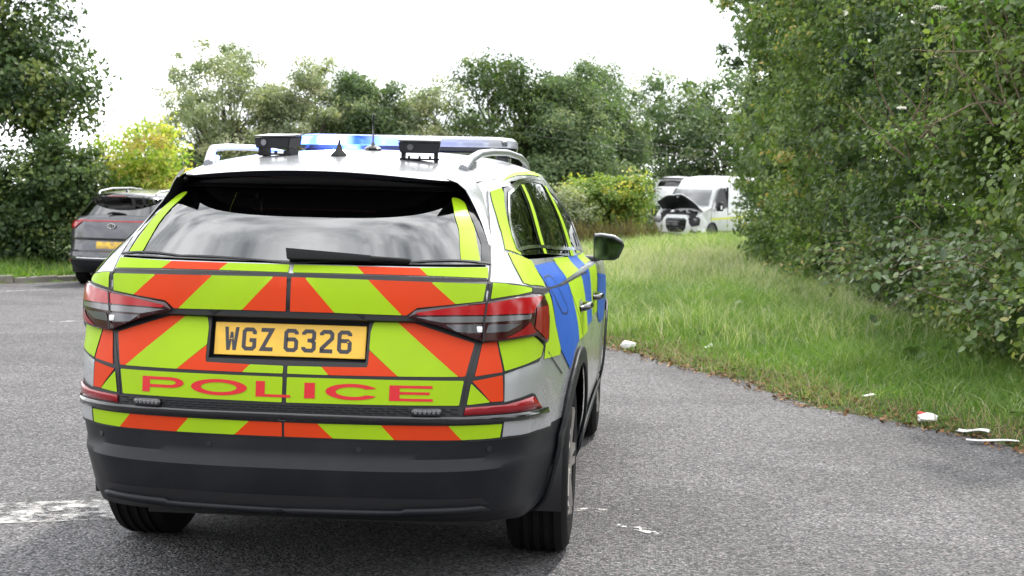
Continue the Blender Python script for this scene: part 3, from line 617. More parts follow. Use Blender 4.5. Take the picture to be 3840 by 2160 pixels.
# --- grass
g3 = np.random.default_rng(21)
def patchy(x, y): return .5 * np.sin(x * 2.3 + y * 1.1) * np.sin(y * 1.7 - x * 1.9 + 1) + .35 * np.sin(x * 5.1 - y * 3.3) * np.sin(y * 4.2 + x * 2.2) + .25 * np.sin(x * .9 + y * .6 + 2)
def blades(name, label, x, y, h, w, rng, lm, lean=.35, vmean=.5, vsd=.2, kind='stuff', cat='grass'):
    pt = patchy(x, y); h = h * np.clip(1 + .5 * pt, .45, 1.6); n = len(x); z = ground_z(x, y) - .01
    a = rng.uniform(0, 2 * math.pi, n); ln = h * lean * rng.uniform(.2, 1.6, n); dx, dy = np.cos(a) * ln, np.sin(a) * ln
    b = rng.uniform(0, math.pi, n); sx, sy = np.cos(b) * w / 2, np.sin(b) * w / 2
    P = np.stack([x, y, z], 1); S = np.stack([sx, sy, 0 * sx], 1); D = np.stack([dx, dy, 0 * dx], 1); U = np.stack([0 * h, 0 * h, h], 1)
    V = np.stack([P - S, P + S, P - S * .8 + D * .3 + U * .55, P + S * .8 + D * .3 + U * .55, P + D + U * rng.uniform(.75, 1, (n, 1))], 1).reshape(-1, 3)
    i = np.arange(n)[:, None] * 5; F = np.concatenate([i + [0, 1, 3], i + [0, 3, 2], i + [2, 3, 4]], 1).reshape(-1, 3)
    var = np.clip(rng.normal(vmean, vsd, n) + .2 * pt, 0, 1)
    o = link(name, np_mesh(name, V, F, np.repeat(var, 3)), LM[lm]); tag(o, label, cat, kind=kind); return o
def scatter(n, y0, y1, d0, d1, rng, yp=1.0, left=False):
    y = y0 + (y1 - y0) * rng.random(n) ** yp; d = d0 + (d1 - d0) * rng.random(n)
    return (kerb_x(y) - d if left else edge_x(y) + wob(y) + d), y
def tuft(x, y, rng, amt=.06, scale=9):
    """gather points into tussocks"""
    cx, cy = np.round(x * scale + np.sin(y * 5) * .6) / scale, np.round(y * scale + np.sin(x * 4) * .6) / scale; m = rng.random(len(x)) < .45
    return np.where(m, cx + rng.normal(0, amt * .5, len(x)), x), np.where(m, cy + rng.normal(0, amt * .5, len(x)), y)
x, y = scatter(76000, 2.2, 14, .06, 3.2, g3, .9); x, y = tuft(x, y, g3)
q = x - edge_x(y); hn = .05 + (.13 + .13 * sm(7, 12, y)) * sm(.1, 1.3, q) * g3.uniform(.45, 1.3, len(x))
blades('verge_grass', 'rough green grass covering the near verge beside the road edge', x, y, hn, g3.uniform(.003, .008, len(x)), g3, 'grass', .85, .47, .22)
x, y = scatter(80000, 9.5, 30, .05, 5.6, g3, 1.25); x, y = tuft(x, y, g3, .1, 6)
blades('verge_grass', 'bright tall grass on the verge between the police car and the van', x, y, (.10 + .20 * g3.random(len(x)) ** 1.3) * (.45 + .55 * sm(.1, .8, x - edge_x(y))), .0045 + .0045 * (y - 9) / 10 * g3.uniform(.6, 1.3, len(x)), g3, 'grass', .8, .62, .2)
x, y = scatter(30000, 28, 54, -.3, 8.0, g3, 1.0)
blades('verge_grass', 'bright tall grass in front of the crashed van', x, y, g3.uniform(.25, .55, len(x)), g3.uniform(.010, .022, len(x)), g3, 'grass', .6, .66, .18)
x, y = scatter(11000, 8, 40, .4, 4.5, g3, 1.2)
blades('seeding_grass', 'pale seeding grass stalks standing in the tall verge grass', x, y, g3.uniform(.28, .5, len(x)), .0028 + .007 * sm(8, 30, y), g3, 'seed', .8, .5, .25)
x, y = scatter(1700, 2.2, 12, -.03, .40, g3, .9)
blades('dry_grass', 'dry flattened straw along the road edge', x, y, g3.uniform(.05, .17, len(x)), g3.uniform(.003, .007, len(x)), g3, 'straw', 1.3, .5, .25)
x, y = scatter(16000, 10, 24, .05, 2.4, g3, 1.0, True)
blades('kerb_grass', 'grass growing behind the left kerb', x, y, g3.uniform(.08, .30, len(x)), g3.uniform(.008, .016, len(x)), g3, 'grass', .6, .55, .2)
x = g3.uniform(-4.2, 1.4, 5200); y = g3.uniform(40.5, 45, 5200)
blades('dry_weeds', 'rusty brown weeds in front of the bushes left of the van', x, y, g3.uniform(.35, 1.0, len(x)), g3.uniform(.02, .05, len(x)), g3, 'rust', .35, .45, .28)
n = 2600; x, y = scatter(n, 2.0, 11.5, -.16, .32, g3, .9); c = np.stack([x, y, np.maximum(ground_z(x, y), gz(x, y)) + .012], 1)
V, F, v = leaves(c, g3.uniform(.015, .05, n), unit(np.array([[0, 0, 1.]]) + g3.normal(size=(n, 3)) * .35), g3, g3.random(n), .7)
tag(link('leaf_litter', np_mesh('leaf_litter', V, F, v), LM['litter']), 'brown fallen leaves strewn along the road edge', 'leaves', kind='stuff')
n = 260; x, y = scatter(n, 12, 22, .0, .5, g3, 1, True); c = np.stack([x, y, ground_z(x, y) + .05], 1)
V, F, v = leaves(c, g3.uniform(.1, .2, n), unit(np.array([[0, 0, 1.]]) + g3.normal(size=(n, 3)) * .5), g3, g3.random(n), .4, True)
tag(link('kerb_weeds', np_mesh('kerb_weeds', V, F, v), LM['lime']), 'leafy weeds sprouting along the left kerb', 'weeds', kind='stuff')
def dock(label, p, n, L_, rng):
    root = tag(empty('dock_plant', (p[0], p[1], float(ground_z(*p)))), label, 'plant')
    for k in range(n):
        a = rng.uniform(0, 6.28); el = rng.uniform(.5, 1.3); ll = L_ * rng.uniform(.7, 1.2); d = np.array([math.cos(a) * math.cos(el), math.sin(a) * math.cos(el), math.sin(el)]); s = np.array([-math.sin(a), math.cos(a), 0]); V = []
        for q in range(7):
            t = q / 6; w = .055 * math.sin(math.pi * min(1, .08 + t * .92)) * (ll / L_); c_ = d * ll * t + np.array([0, 0, -.35 * ll * t * t]) ; lift = np.array([0, 0, .012])
            V += [c_ - s * w + lift, c_, c_ + s * w + lift]
        F = [(3 * q + j, 3 * q + j + 1, 3 * q + j + 4, 3 * q + j + 3) for q in range(6) for j in (0, 1)]
        link('leaf', np_mesh('leaf', np.array(V), F, np.full(12, rng.uniform(.2, .9))), LM['bramble'], root, True)
dock('large dock plant with long leaves at the lower right edge', (3.72, 4.55), 13, .34, g3)
for q, (px_, py_, nn_, ll_) in enumerate([(2.9, 9.6, 8, .3), (2.2, 11.2, 8, .3), (3.3, 7.2, 9, .26), (2.0, 13.5, 9, .35), (3.1, 14.2, 9, .35)]):
    dock(['leafy dock in the middle of the near verge', 'leafy dock in the tall grass ahead of the police car', 'dock with wide leaves below the bramble', 'dock in the bright grass towards the van', 'dock at the foot of the hedge towards the van'][q], (px_, py_), nn_, ll_, g3)
dock('small dock plant in the grass near the police car', (1.75, 8.9), 7, .22, g3)
# ------------------------------------------------------------------ police car body surface
def RG(z, yr, w, yf, D=.40, p=2.5, tilt=0, k=0, dx=0, Df=.55, sharp=0):
    return dict(z=z, yr=yr, w=w, yf=yf, D=D, p=p, tilt=tilt, k=k, dx=dx, Df=Df, sharp=sharp)
PC_ST = [.15, .45, .65, .9, 1.3, 2.5, 3.6, 4.3]
def RL(z, yr, w, yf, **k): return RG(z, yr, w, yf, **{**dict(D=.35, p=2.8), **k})
PC_RINGS = [
    RL(.235, .46, [.60, .66, .70, .75, .80, .80, .78, .62], 4.50, D=.2),
    RL(.275, .24, [.70, .78, .81, .84, .87, .87, .87, .74], 4.60, D=.2),
    RL(.315, .10, [.725, .80, .835, .872, .885, .885, .885, .78], 4.63),
    RL(.345, .02, [.722, .80, .846, .885, .90, .90, .90, .80], 4.66, sharp=1),
    RL(.45, -.006, [.745, .82, .868, .905, .918, .922, .93, .82], 4.69),
    RL(.495, -.012, [.758, .830, .875, .912, .925, .928, .935, .83], 4.69, sharp=1),
    RL(.532, .012, [.758, .830, .875, .913, .928, .93, .938, .835], 4.69, sharp=1),
    RL(.598, .014, [.772, .843, .884, .918, .931, .93, .94, .84], 4.69, sharp=1),
    RL(.65, .010, [.772, .843, .884, .918, .931, .93, .94, .84], 4.69),
    RL(.715, .018, [.772, .843, .883, .918, .931, .926, .94, .84], 4.68),
    RL(.80, .026, [.772, .846, .88, .915, .930, .924, .94, .84], 4.66),
    RL(.90, .054, [.765, .838, .872, .905, .923, .92, .94, .83], 4.60),
    RL(.985, .084, [.765, .835, .862, .888, .907, .917, .938, .81], 4.45, sharp=1),
    RL(.992, .054, [.765, .835, .861, .886, .905, .917, .937, .80], 4.42, sharp=1),
    RL(1.05, .057, [.758, .828, .850, .870, .890, .911, .925, .76], 4.20),
    RL(1.122, .066, [.745, .80, .823, .847, .870, .897, .905, .70], 3.80, tilt=-.014, dx=.012, sharp=1),
    RL(1.134, .078, [.738, .79, .813, .838, .861, .89, .895, .68], 3.70, tilt=-.02, dx=.012, sharp=1),
    RL(1.170, .105, [.71, .755, .778, .802, .825, .85, .85, .66], 3.45, D=.37, tilt=-.028, sharp=1),
    RL(1.32, .235, [.605, .625, .665, .725, .765, .79, .78, .62], 3.05, tilt=-.008),
    RL(1.42, .355, [.555, .57, .608, .68, .712, .735, .71, .60], 2.80, D=.33, k=.3),
    RL(1.512, .445, [.53, .54, .57, .630, .660, .682, .66, .58], 2.55, D=.30, k=.7, sharp=1),
    RL(1.549, .315, [.53, .54, .57, .625, .652, .665, .645, .56], 2.50, D=.43, k=.75, dx=.032, sharp=1),
    RL(1.579, .272, [.52, .53, .56, .61, .631, .64, .62, .54], 2.48, D=.473, k=.8, dx=.055, sharp=1),
    RL(1.588, .282, [.48, .49, .52, .56, .578, .585, .57, .50], 2.46, D=.46, k=.87, dx=.040),
    RL(1.597, .295, [.40, .41, .43, .46, .474, .48, .47, .42], 2.44, D=.42, k=.94, dx=.022),
    RL(1.602, .31, [.28, .285, .30, .315, .324, .33, .32, .30], 2.42, D=.32, k=1, dx=.009),
    RL(1.604, .32, [.15, .15, .155, .16, .16, .165, .16, .15], 2.41, D=.2, k=1, dx=.002),
    RL(1.605, .33, [0, 0, 0, 0, 0, 0, 0, 0], 2.40, D=.10, k=1, dx=0),
]
def pc_sag(y): return -.112 * (np.maximum(1.9 - y, 0) / 1.6) ** 2
PC_V, PC_IDX = ring_surface(PC_RINGS, PC_ST, pc_sag)
PC = Surf(PC_V)
PCL_RINGS = [dict(r) for r in PC_RINGS]
for r in PCL_RINGS:
    if abs(r['z'] - .985) < 1e-6: r['yr'] = .052; r['sharp'] = 0
    if abs(r['z'] - .992) < 1e-6: r['yr'] = .053; r['sharp'] = 0
    if abs(r['z'] - .90) < 1e-6: r['yr'] = .046
    if abs(r['z'] - 1.05) < 1e-6: r['yr'] = .056
PCL = Surf(ring_surface(PCL_RINGS, PC_ST, pc_sag)[0])        # the same skin without the tailgate ledge, for the lamp lenses
# ------------------------------------------------------------------ police car
def ribbon(S, name, pts, width, mt, parent, off=.0035, thick=0, sub=4):
    P = [Vector(p) for p in pts]; Q = []
    for a, b in zip(P[:-1], P[1:]):
        n = max(1, int((b - a).length / .03)) if sub else 1
        Q += [a.lerp(b, i / n) for i in range(n)]
    Q.append(P[-1])
    bm = bmesh.new(); prev = None
    for i, q in enumerate(Q):
        l, n = S.near(q)
        t = (Q[min(i + 1, len(Q) - 1)] - Q[max(i - 1, 0)]).normalized()
        s = n.cross(t).normalized() * (width / 2)
        row = []
        for d in (-1, 1):
            l2, n2 = S.near(l + s * d); row.append(bm.verts.new(l2 + n2 * off))
        if prev: bm.faces.new((prev[0], row[0], row[1], prev[1]))
        prev = row
    bmesh.ops.recalc_face_normals(bm, faces=bm.faces)
    o = bm_obj(name, bm, mt, parent, True)
    if thick: md = o.modifiers.new('solid', 'SOLIDIFY'); md.thickness = thick; md.offset = 0
    return o
def inpoly(px, py, poly):
    poly = np.asarray(poly); r = np.zeros(len(px), bool); n = len(poly)
    for i in range(n):
        x0, y0 = poly[i - 1]; x1, y1 = poly[i]
        c = ((y0 > py) != (y1 > py)) & (px < (x1 - x0) * (py - y0) / (y1 - y0 + 1e-12) + x0); r ^= c
    return r
def strokes(name, polys, width, mt, parent, xf):
    """flat lettering from stroked polylines; xf maps (u, v) to 3D"""
    bm = bmesh.new(); h = width / 2
    for pl in polys:
        P = [Vector((*p, 0)) for p in pl]; prev = None
        for i, p in enumerate(P):
            d0 = (P[i] - P[i - 1]).normalized() if i else (P[1] - P[0]).normalized()
            d1 = (P[i + 1] - P[i]).normalized() if i < len(P) - 1 else d0
            n0 = Vector((-d0.y, d0.x, 0)); n1 = Vector((-d1.y, d1.x, 0)); m = (n0 + n1)
            m = m / max(m.dot(n0), .55) if m.length > 1e-6 else n0
            a, b = p + m * h, p - m * h
            row = (bm.verts.new(xf(a.x, a.y)), bm.verts.new(xf(b.x, b.y)))
            if prev: bm.faces.new((prev[0], prev[1], row[1], row[0]))
            prev = row
    return bm_obj(name, bm, mt, parent)
GLYPH = {
    'W': 'poly',
    'G': [[(43, 56), (43, 64), (36, 72), (14, 72), (7, 65), (7, 14), (14, 7), (36, 7), (43, 14), (43, 36), (26, 36)]],
    'Z': [[(4, 72), (41, 72), (9, 7), (46, 7)]],
    '6': [[(43, 60), (43, 65), (36, 72), (14, 72), (7, 65), (7, 14), (14, 7), (36, 7), (43, 14), (43, 36), (36, 43), (10, 43)]],
    '3': [[(7, 60), (7, 65), (14, 72), (36, 72), (42, 66), (42, 48), (35, 41), (20, 41)], [(33, 41), (36, 40), (43, 33), (43, 14), (36, 7), (14, 7), (7, 14), (7, 19)]],
    '2': [[(7, 60), (7, 65), (14, 72), (36, 72), (43, 65), (43, 50), (9, 16), (9, 7)], [(2, 7), (46, 7)]],
}
def wheel(parent, c, rad, wid, side, rim_r=None, spokes=5, rim_mat=None, name='wheel', groove=True):
    """side +1: outer face to +x. An empty with tyre, rim, brake disc"""
    rim_r = rim_r or rad * .645; rim_mat = rim_mat or MT['alloy']
    w = empty(name, c, 0, parent); hw = wid / 2 * side
    bm = bmesh.new()
    pr = [(rim_r, -hw * .80), (rim_r + .012, -hw * .95), ((rim_r + rad) / 2, -hw * 1.03), (rad - .03, -hw * .98), (rad - .008, -hw * .84)]
    if groove:
        for g in (-.5, -.17, .17, .5):
            pr += [(rad, hw * (g - .10)), (rad - .009, hw * (g - .07)), (rad - .009, hw * (g + .07)), (rad, hw * (g + .10))]
    pr += [(rad - .008, hw * .84), (rad - .03, hw * .98), ((rim_r + rad) / 2, hw * 1.03), (rim_r + .012, hw * .95), (rim_r, hw * .80)]
    lathe_bm(bm, pr, 56, 'x'); bmesh.ops.recalc_face_normals(bm, faces=bm.faces)
    bm_obj('tyre', bm, MT['rubber'], w, True, 35)
    bm = bmesh.new()
    lathe_bm(bm, [(rim_r + .001, hw * .80), (rim_r + .008, hw * .90), (rim_r - .006, hw * .90), (rim_r - .022, hw * .72), (rim_r - .03, -hw * .7)], 48, 'x')
    for k in range(spokes):
        for d in (-.13, .13):
            a = 2 * math.pi * k / spokes
            p0 = Vector((hw * .80, .045 * math.cos(a + d * 2.5), .045 * math.sin(a + d * 2.5)))
            p1 = Vector((hw * .88, (rim_r - .008) * math.cos(a + d), (rim_r - .008) * math.sin(a + d)))
            q = (p1 - p0).to_track_quat('Z', 'X').to_matrix(); m = (p0 + p1) / 2
            r = bmesh.ops.create_cube(bm, size=1)
            bmesh.ops.transform(bm, matrix=Matrix.Translation(m) @ q.to_4x4() @ Matrix.Diagonal((.028, .032, (p1 - p0).length, 1)), verts=r['verts'])
    lathe_bm(bm, [(.0005, hw * .90), (.05, hw * .90), (.062, hw * .80), (.062, hw * .5)], 24, 'x')
    bmesh.ops.recalc_face_normals(bm, faces=bm.faces)
    bm_obj('rim', bm, rim_mat, w, True, 30)
    bm = bmesh.new(); lathe_bm(bm, [(.0005, hw * .3), (rim_r - .05, hw * .3), (rim_r - .05, hw * .2), (.0005, hw * .2)], 32, 'x')
    bmesh.ops.recalc_face_normals(bm, faces=bm.faces); bm_obj('brake_disc', bm, MT['dark_metal'], w, True, 30)
    return w

def build_police_car():
    car = empty('police_car')
    tag(car, 'silver police SUV seen from behind with orange and lime chevrons and lit roof light bar', 'police car')
    WF = [(.80, 1.445), (1.10, 1.480), (1.50, 1.493), (1.92, 1.487), (2.18, 1.435), (2.5, 1.333), (2.72, 1.112), (2.08, 1.128), (1.504, 1.152), (.92, 1.179), (.51, 1.193)]
    GL = [(-.634, 1.175), (.634, 1.175), (.622, 1.24), (.583, 1.32), (.533, 1.40), (.50, 1.424), (-.50, 1.424), (-.533, 1.40), (-.583, 1.32), (-.622, 1.24)]
    AX = [1.05, 3.80]; WZ = .352
    n, m, _ = PC_V.shape
    def faces(V):
        i = np.arange(n - 1)[:, None]; j = np.arange(m)[None, :]; j2 = (j + 1) % m
        return np.stack([i * m + j, i * m + j2, (i + 1) * m + j2, (i + 1) * m + j], -1).reshape(-1, 4)
    F = faces(PC_V); VV = PC_V.reshape(-1, 3); Cn = VV[F].mean(1)
    side = np.abs(Cn[:, 0]) > .45
    kill = side & inpoly(Cn[:, 1], Cn[:, 2], WF) & (Cn[:, 1] > .5)
    kill |= (Cn[:, 1] < .62) & (Cn[:, 2] < 1.47) & inpoly(Cn[:, 0], Cn[:, 2], GL)
    WS = [(-.62, 1.19), (.62, 1.19), (.55, 1.45), (-.55, 1.45)]
    kill |= (Cn[:, 1] > 2.45) & (Cn[:, 2] > 1.1) & (Cn[:, 2] < 1.46) & inpoly(Cn[:, 0], Cn[:, 2], WS)
    glasskill = kill.copy()
    for ay in AX:
        kill |= (np.abs(Cn[:, 0]) > .55) & ((Cn[:, 1] - ay) ** 2 + (Cn[:, 2] - WZ) ** 2 < .435 ** 2)
    recess = (np.abs(Cn[:, 0]) < .268) & (Cn[:, 2] > .842) & (Cn[:, 2] < .988) & (Cn[:, 1] < .3)
    kill |= recess
    blk = (Cn[:, 2] < .598) & ((Cn[:, 1] < .75) | (Cn[:, 2] < .42) | (Cn[:, 1] > 4.1))
    def sub(name, mask, mt, V=VV):
        f = F[mask]; u, inv = np.unique(f.ravel(), return_inverse=True)
        return link(name, np_mesh(name, V[u], inv.reshape(-1, 4)), mt, car, True, 32)
    drk = (Cn[:, 1] < .3) & (np.abs(Cn[:, 0]) < .66) & (Cn[:, 2] > .68) & (Cn[:, 2] < 1.135) & ~blk
    row = np.arange(len(F)) // m; und_s = ((row >= PC_IDX[20]) & (row < PC_IDX[21]) & (Cn[:, 1] < .80)) | ((row >= PC_IDX[21]) & (row < PC_IDX[22]) & (Cn[:, 1] < .60)) | ((row >= PC_IDX[19] - 1) & (row < PC_IDX[20]) & (Cn[:, 1] < .62) & (np.abs(Cn[:, 0]) < .56))
    sub('spoiler_underside', ~kill & und_s, MT['matte_black'])
    sub('tailgate_gap', ~kill & drk, MT['seam']); blk2 = blk | drk | und_s
    sub('body', ~kill & ~blk2, MT['silver']); sub('bumper', ~kill & blk, MT['bumper'])
    Vi = VV * [.955, 1, 1] + [0, 0, -.02]; Vi[:, 1] = 2.3 + (VV[:, 1] - 2.3) * .975
    sub('cabin_lining', ~glasskill & (Cn[:, 2] > .6), MT['cabin'], Vi)
    bm = bmesh.new(); box_bm(bm, Vector((0, 2.4, .30)), (1.24, 3.9, .16)); box_bm(bm, Vector((0, 2.4, .62)), (1.2, 4.0, .04))
    bm_obj('underbody', bm, MT['seam'], car)
    # wheel arches: liners and plastic trim
    for ay in AX:
        for s in (1, -1):
            bm = bmesh.new(); ring = []
            for k in range(25):
                a = -.25 + (math.pi + .5) * k / 24
                p = Vector((0, ay + .43 * math.cos(a), WZ + .43 * math.sin(a)))
                ring.append((bm.verts.new((s * .60, p.y, p.z)), bm.verts.new((s * .895, p.y, p.z))))
            for a, b in zip(ring[:-1], ring[1:]): bm.faces.new((a[0], b[0], b[1], a[1]))
            bm.faces.new([r[0] for r in ring])
            bm_obj('arch_liner', bm, MT['seam'], car, True)
            o_, i_ = [], []
            for k in range(25):
                a = -.42 + (math.pi + .84) * k / 24
                ro = .468
                o_.append((s * .92, ay + ro * math.cos(a), max(WZ + ro * math.sin(a), .24)))
                i_.append((s * .92, ay + .405 * math.cos(a), max(WZ + .405 * math.sin(a), .24)))
            if ay < 2 : o_ = [(x, max(y, .61), z) for x, y, z in o_]
            PC.patch('wheel_arch_trim', o_ + i_[::-1], MT['bumper'], car, off=.006, grid=.03, thick=.012, nrm=(s, 0, 0))
    for ay in AX:
        for s in (1, -1): wheel(car, (s * .790, ay, .354), .354, .235, s)
    for s in (1, -1):    # sills
        PC.patch('sill_trim', [(s * .9, 1.44, .22), (s * .9, 3.40, .22), (s * .9, 3.40, .41), (s * .9, 1.44, .41)], MT['bumper'], car, off=.008, thick=.014, nrm=(s, 0, 0), grid=.08)

    # ---- tailgate skin, chevrons
    def sym(*half):   # right half outline top->bottom, mirrored
        h = [Vector(p) for p in half]; return h + [Vector((-p.x, p.y, p.z)) for p in reversed(h)]
    back = (0, -1, .05)
    tg_out = sym((0, .07, 1.139), (.35, .1, 1.138), (.656, .19, 1.130), (.648, .16, 1.05), (.634, .155, .92), (.597, .10, .80), (.583, .085, .708), (0, .02, .706))
    tg_hole = [(-.268, .05, .842), (.268, .05, .842), (.270, .07, .988), (-.270, .07, .988)]
    tg = PC.patch('tailgate', tg_out[:-1] if (tg_out[-1] - tg_out[0]).length < 1e-4 else tg_out, MT['seam'], car, off=.002, holes=[tg_hole], nrm=back)
    dec = [
        ('lime', [(.0075, .10, 1.165), (.221, .109, 1.165), (.249, .092, 1.141), (.0075, .082, 1.140)]),
        ('orange', [(.221, .109, 1.165), (.428, .144, 1.164), (.458, .128, 1.139), (.249, .092, 1.141)]),
        ('lime', [(.428, .144, 1.164), (.646, .25, 1.166), (.652, .203, 1.132), (.458, .128, 1.139)]),
        ('orange', [(.0075, .073, 1.124), (.055, .074, 1.124), (.158, .058, 1.013), (.0075, .055, 1.013)]),
        ('lime', [(.055, .074, 1.124), (.268, .082, 1.122), (.382, .078, 1.010), (.158, .058, 1.013)]),
        ('orange', [(.268, .082, 1.122), (.475, .117, 1.118), (.554, .122, 1.049), (.43, .088, 1.035), (.406, .083, 1.016), (.398, .081, 1.010), (.382, .078, 1.010)]),
        ('lime', [(.475, .117, 1.118), (.648, .185, 1.113), (.641, .161, 1.058), (.554, .122, 1.049)]),
        ('lime', [(.285, .06, .983), (.365, .078, .983), (.572, .094, .808), (.377, .049, .808), (.277, .061, .892), (.277, .061, .95)]),
        ('orange', [(.365, .078, .983), (.42, .097, .981), (.617, .147, .916), (.614, .143, .90), (.594, .102, .809), (.572, .094, .808)]),
        ('orange', [(.277, .06, .890), (.377, .049, .808), (.147, .029, .807), (.121, .034, .833), (.274, .043, .835), (.277, .047, .85)]),
        ('lime', [(.0075, .032, .832), (.121, .034, .833), (.147, .029, .807), (.0075, .027, .807)]),
        ('lime', [(.0075, .026, .796), (.590, .098, .795), (.577, .084, .713), (.0075, .017, .712)]),
    ]
    for c_, p in dec:
        for q in (p, mir(p)): PC.patch('chevron_panel', q, MT[c_], tg, off=.0045, nrm=back, rnd=.004)
    crn = [('lime', [(.668, .197, 1.117), (.729, .248, 1.110), (.787, .346, 1.093), (.789, .333, 1.082), (.749, .254, 1.076), (.664, .177, 1.065)]),
           ('orange', [(.644, .157, .917), (.687, .187, .921), (.709, .178, .818), (.624, .114, .808)]),
           ('lime', [(.692, .191, .922), (.795, .31, .934), (.827, .402, .888), (.821, .37, .853), (.714, .182, .821)]),
           ('orange', [(.616, .109, .793), (.708, .176, .808), (.714, .171, .721), (.675, .14, .721)]),
           ('lime', [(.612, .108, .785), (.673, .14, .720), (.600, .097, .714)])]
    und = [(.660, .19, 1.122), (.79, .35, 1.100), (.825, .45, 1.075), (.836, .45, .98), (.833, .43, .89), (.823, .385, .848), (.718, .18, .814), (.722, .171, .70), (.588, .09, .70), (.600, .10, .80), (.637, .155, .92), (.650, .17, 1.05)]
    for f_ in (lambda p: p, mir):
        u = PC.patch('corner_panel', f_(und), MT['seam'], car, off=.002, grid=.025)
        for c_, p in crn: PC.patch('chevron_panel', f_(p), MT[c_], u, off=.0045, rnd=.005, grid=.025)
    lowb = PC.patch('bumper_strip', sym((0, .01, .652), (.4, .03, .653), (.725, .14, .653), (.716, .14, .592), (.4, .03, .593), (0, .01, .593))[:-1], MT['seam'], car, off=.002, nrm=back)
    for c_, p in [('orange', [(.004, .01, .647), (.116, .011, .647), (.167, .017, .599), (.004, .014, .599)]), ('lime', [(.116, .011, .647), (.327, .024, .648), (.371, .033, .599), (.167, .017, .599)]),
                  ('orange', [(.327, .024, .648), (.545, .065, .647), (.588, .082, .598), (.371, .033, .599)]), ('lime', [(.545, .065, .647), (.714, .16, .645), (.707, .16, .595), (.588, .082, .598)])]:
        for q in (p, mir(p)): PC.patch('chevron_panel', q, MT[c_], lowb, off=.0045, nrm=back, rnd=.003)
    # lettering POLICE
    def ell(cx, cz, rx, rz, a0=0, a1=360, n=32): return [(cx + rx * math.cos(R(a0 + (a1 - a0) * k / n)), cz + rz * math.sin(R(a0 + (a1 - a0) * k / n))) for k in range(n + (a1 - a0 != 360))]
    z0, z1 = .727, .779; zm = (z0 + z1) / 2; h = z1 - z0
    LET = {
        'P': ([(-.50, z0), (-.472, z0), (-.472, z0 + .016), (-.405, z0 + .016)] + ell(-.40, z0 + .034, .052, .018, -80, 80, 10) + [(-.405, z1), (-.50, z1)],
              [[(-.472, z0 + .026), (-.405, z0 + .026)] + ell(-.402, z0 + .034, .026, .008, -70, 70, 6) + [(-.405, z1 - .010), (-.472, z1 - .010)]]),
        'O': (ell(-.2245, zm, .0975, h / 2 + .001), [ell(-.2245, zm, .062, h / 2 - .010)]),
        'L': ([(-.097, z0), (.021, z0), (.021, z0 + .009), (-.066, z0 + .009), (-.066, z1), (-.097, z1)], []),
        'I': ([(.068, z0), (.104, z0), (.104, z1), (.068, z1)], []),
        'C': (ell(.2295, zm, .0905, h / 2 + .001, 28, 332, 30) + ell(.2295, zm, .056, h / 2 - .010, 325, 35, 24), []),
        'E': ([(.351, z0), (.493, z0), (.493, z0 + .009), (.385, z0 + .009), (.385, zm - .004), (.482, zm - .004), (.482, zm + .005), (.385, zm + .005), (.385, z1 - .009), (.491, z1 - .009), (.491, z1), (.351, z1)], []),
    }
    for k, (o_, hs) in LET.items():
        PC.patch('letter', [(x, .05, z) for x, z in o_], MT['red_letter'], tg, off=.006, holes=[[(x, .05, z) for x, z in q] for q in hs], nrm=back, grid=.06)
    # ---- number plate in its recess
    bm = bmesh.new()
    A = [bm.verts.new(p) for p in ((-.272, .046, .838), (.272, .046, .838), (.272, .088, .990), (-.272, .088, .990))]
    B = [bm.verts.new(p) for p in ((-.268, .086, .856), (.268, .086, .856), (.268, .122, .982), (-.268, .122, .982))]
    for i in range(4): bm.faces.new((A[i], A[(i + 1) % 4], B[(i + 1) % 4], B[i]))
    bm.faces.new(B); bm_obj('plate_recess', bm, MT['bumper'], car)
    o, ex, ey = Vector((-.26, .0755, .858)), Vector((1, 0, 0)), Vector((0, .0225, .1085)).normalized(); en = ex.cross(ey)
    M_ = Matrix((ex, ey, en)).transposed()
    c = o + ex * .26 + ey * .0555
    pl = box('number_plate', c, (.52, .111, .004), MT['plate'], car, rot=M_, bev=.0018, seg=1)
    u0 = .034
    for ch in 'WGZ 6326':
        if ch == ' ': u0 += .022; continue
        if ch == 'W':
            bm = bmesh.new(); bm.faces.new([bm.verts.new(o + ex * (u0 + x / 1000) + ey * (16 + y) / 1000 + en * .0028) for x, y in [(0, 79), (12.5, 79), (16.5, 30), (20.5, 62), (29.5, 62), (33.5, 30), (37.5, 79), (50, 79), (41.5, 0), (30, 0), (25, 36), (20, 0), (8.5, 0)]])
            bmesh.ops.triangulate(bm, faces=bm.faces); bm_obj('plate_character', bm, MT['plate_black'], pl); u0 += .061; continue
        strokes('plate_character', [[(u0 * 1000 + x, 16 + y) for x, y in s_] for s_ in GLYPH[ch]], 13.5, MT['plate_black'], pl, lambda a, b: o + ex * a / 1000 + ey * b / 1000 + en * .0028)
        u0 += .061
    for px_ in (.06, .46): box('plate_screw', o + ex * px_ + ey * .0555 + en * .003, (.008, .008, .003), MT['plate'], pl, bev=.001)
    # ---- bumper details
    mg = PC.patch('bumper_grille', sym((0, .017, .706), (.40, .03, .707), (.590, .087, .708), (.588, .08, .680), (.4, .03, .680), (0, .012, .680))[:-1], MT['seam'], car, off=.003, nrm=back)
    for r_ in range(3):
        for k in range(-14, 15):
            x = k * .040 + (r_ % 2) * .02; z = .686 + r_ * .008
            l, nn = PC.drop(Vector((x, .03, z)), Vector((0, 1, 0)))
            if abs(x) < .58: box('grille_cell', l + nn * .005, (.034, .004, .003), MT['bumper'], mg)
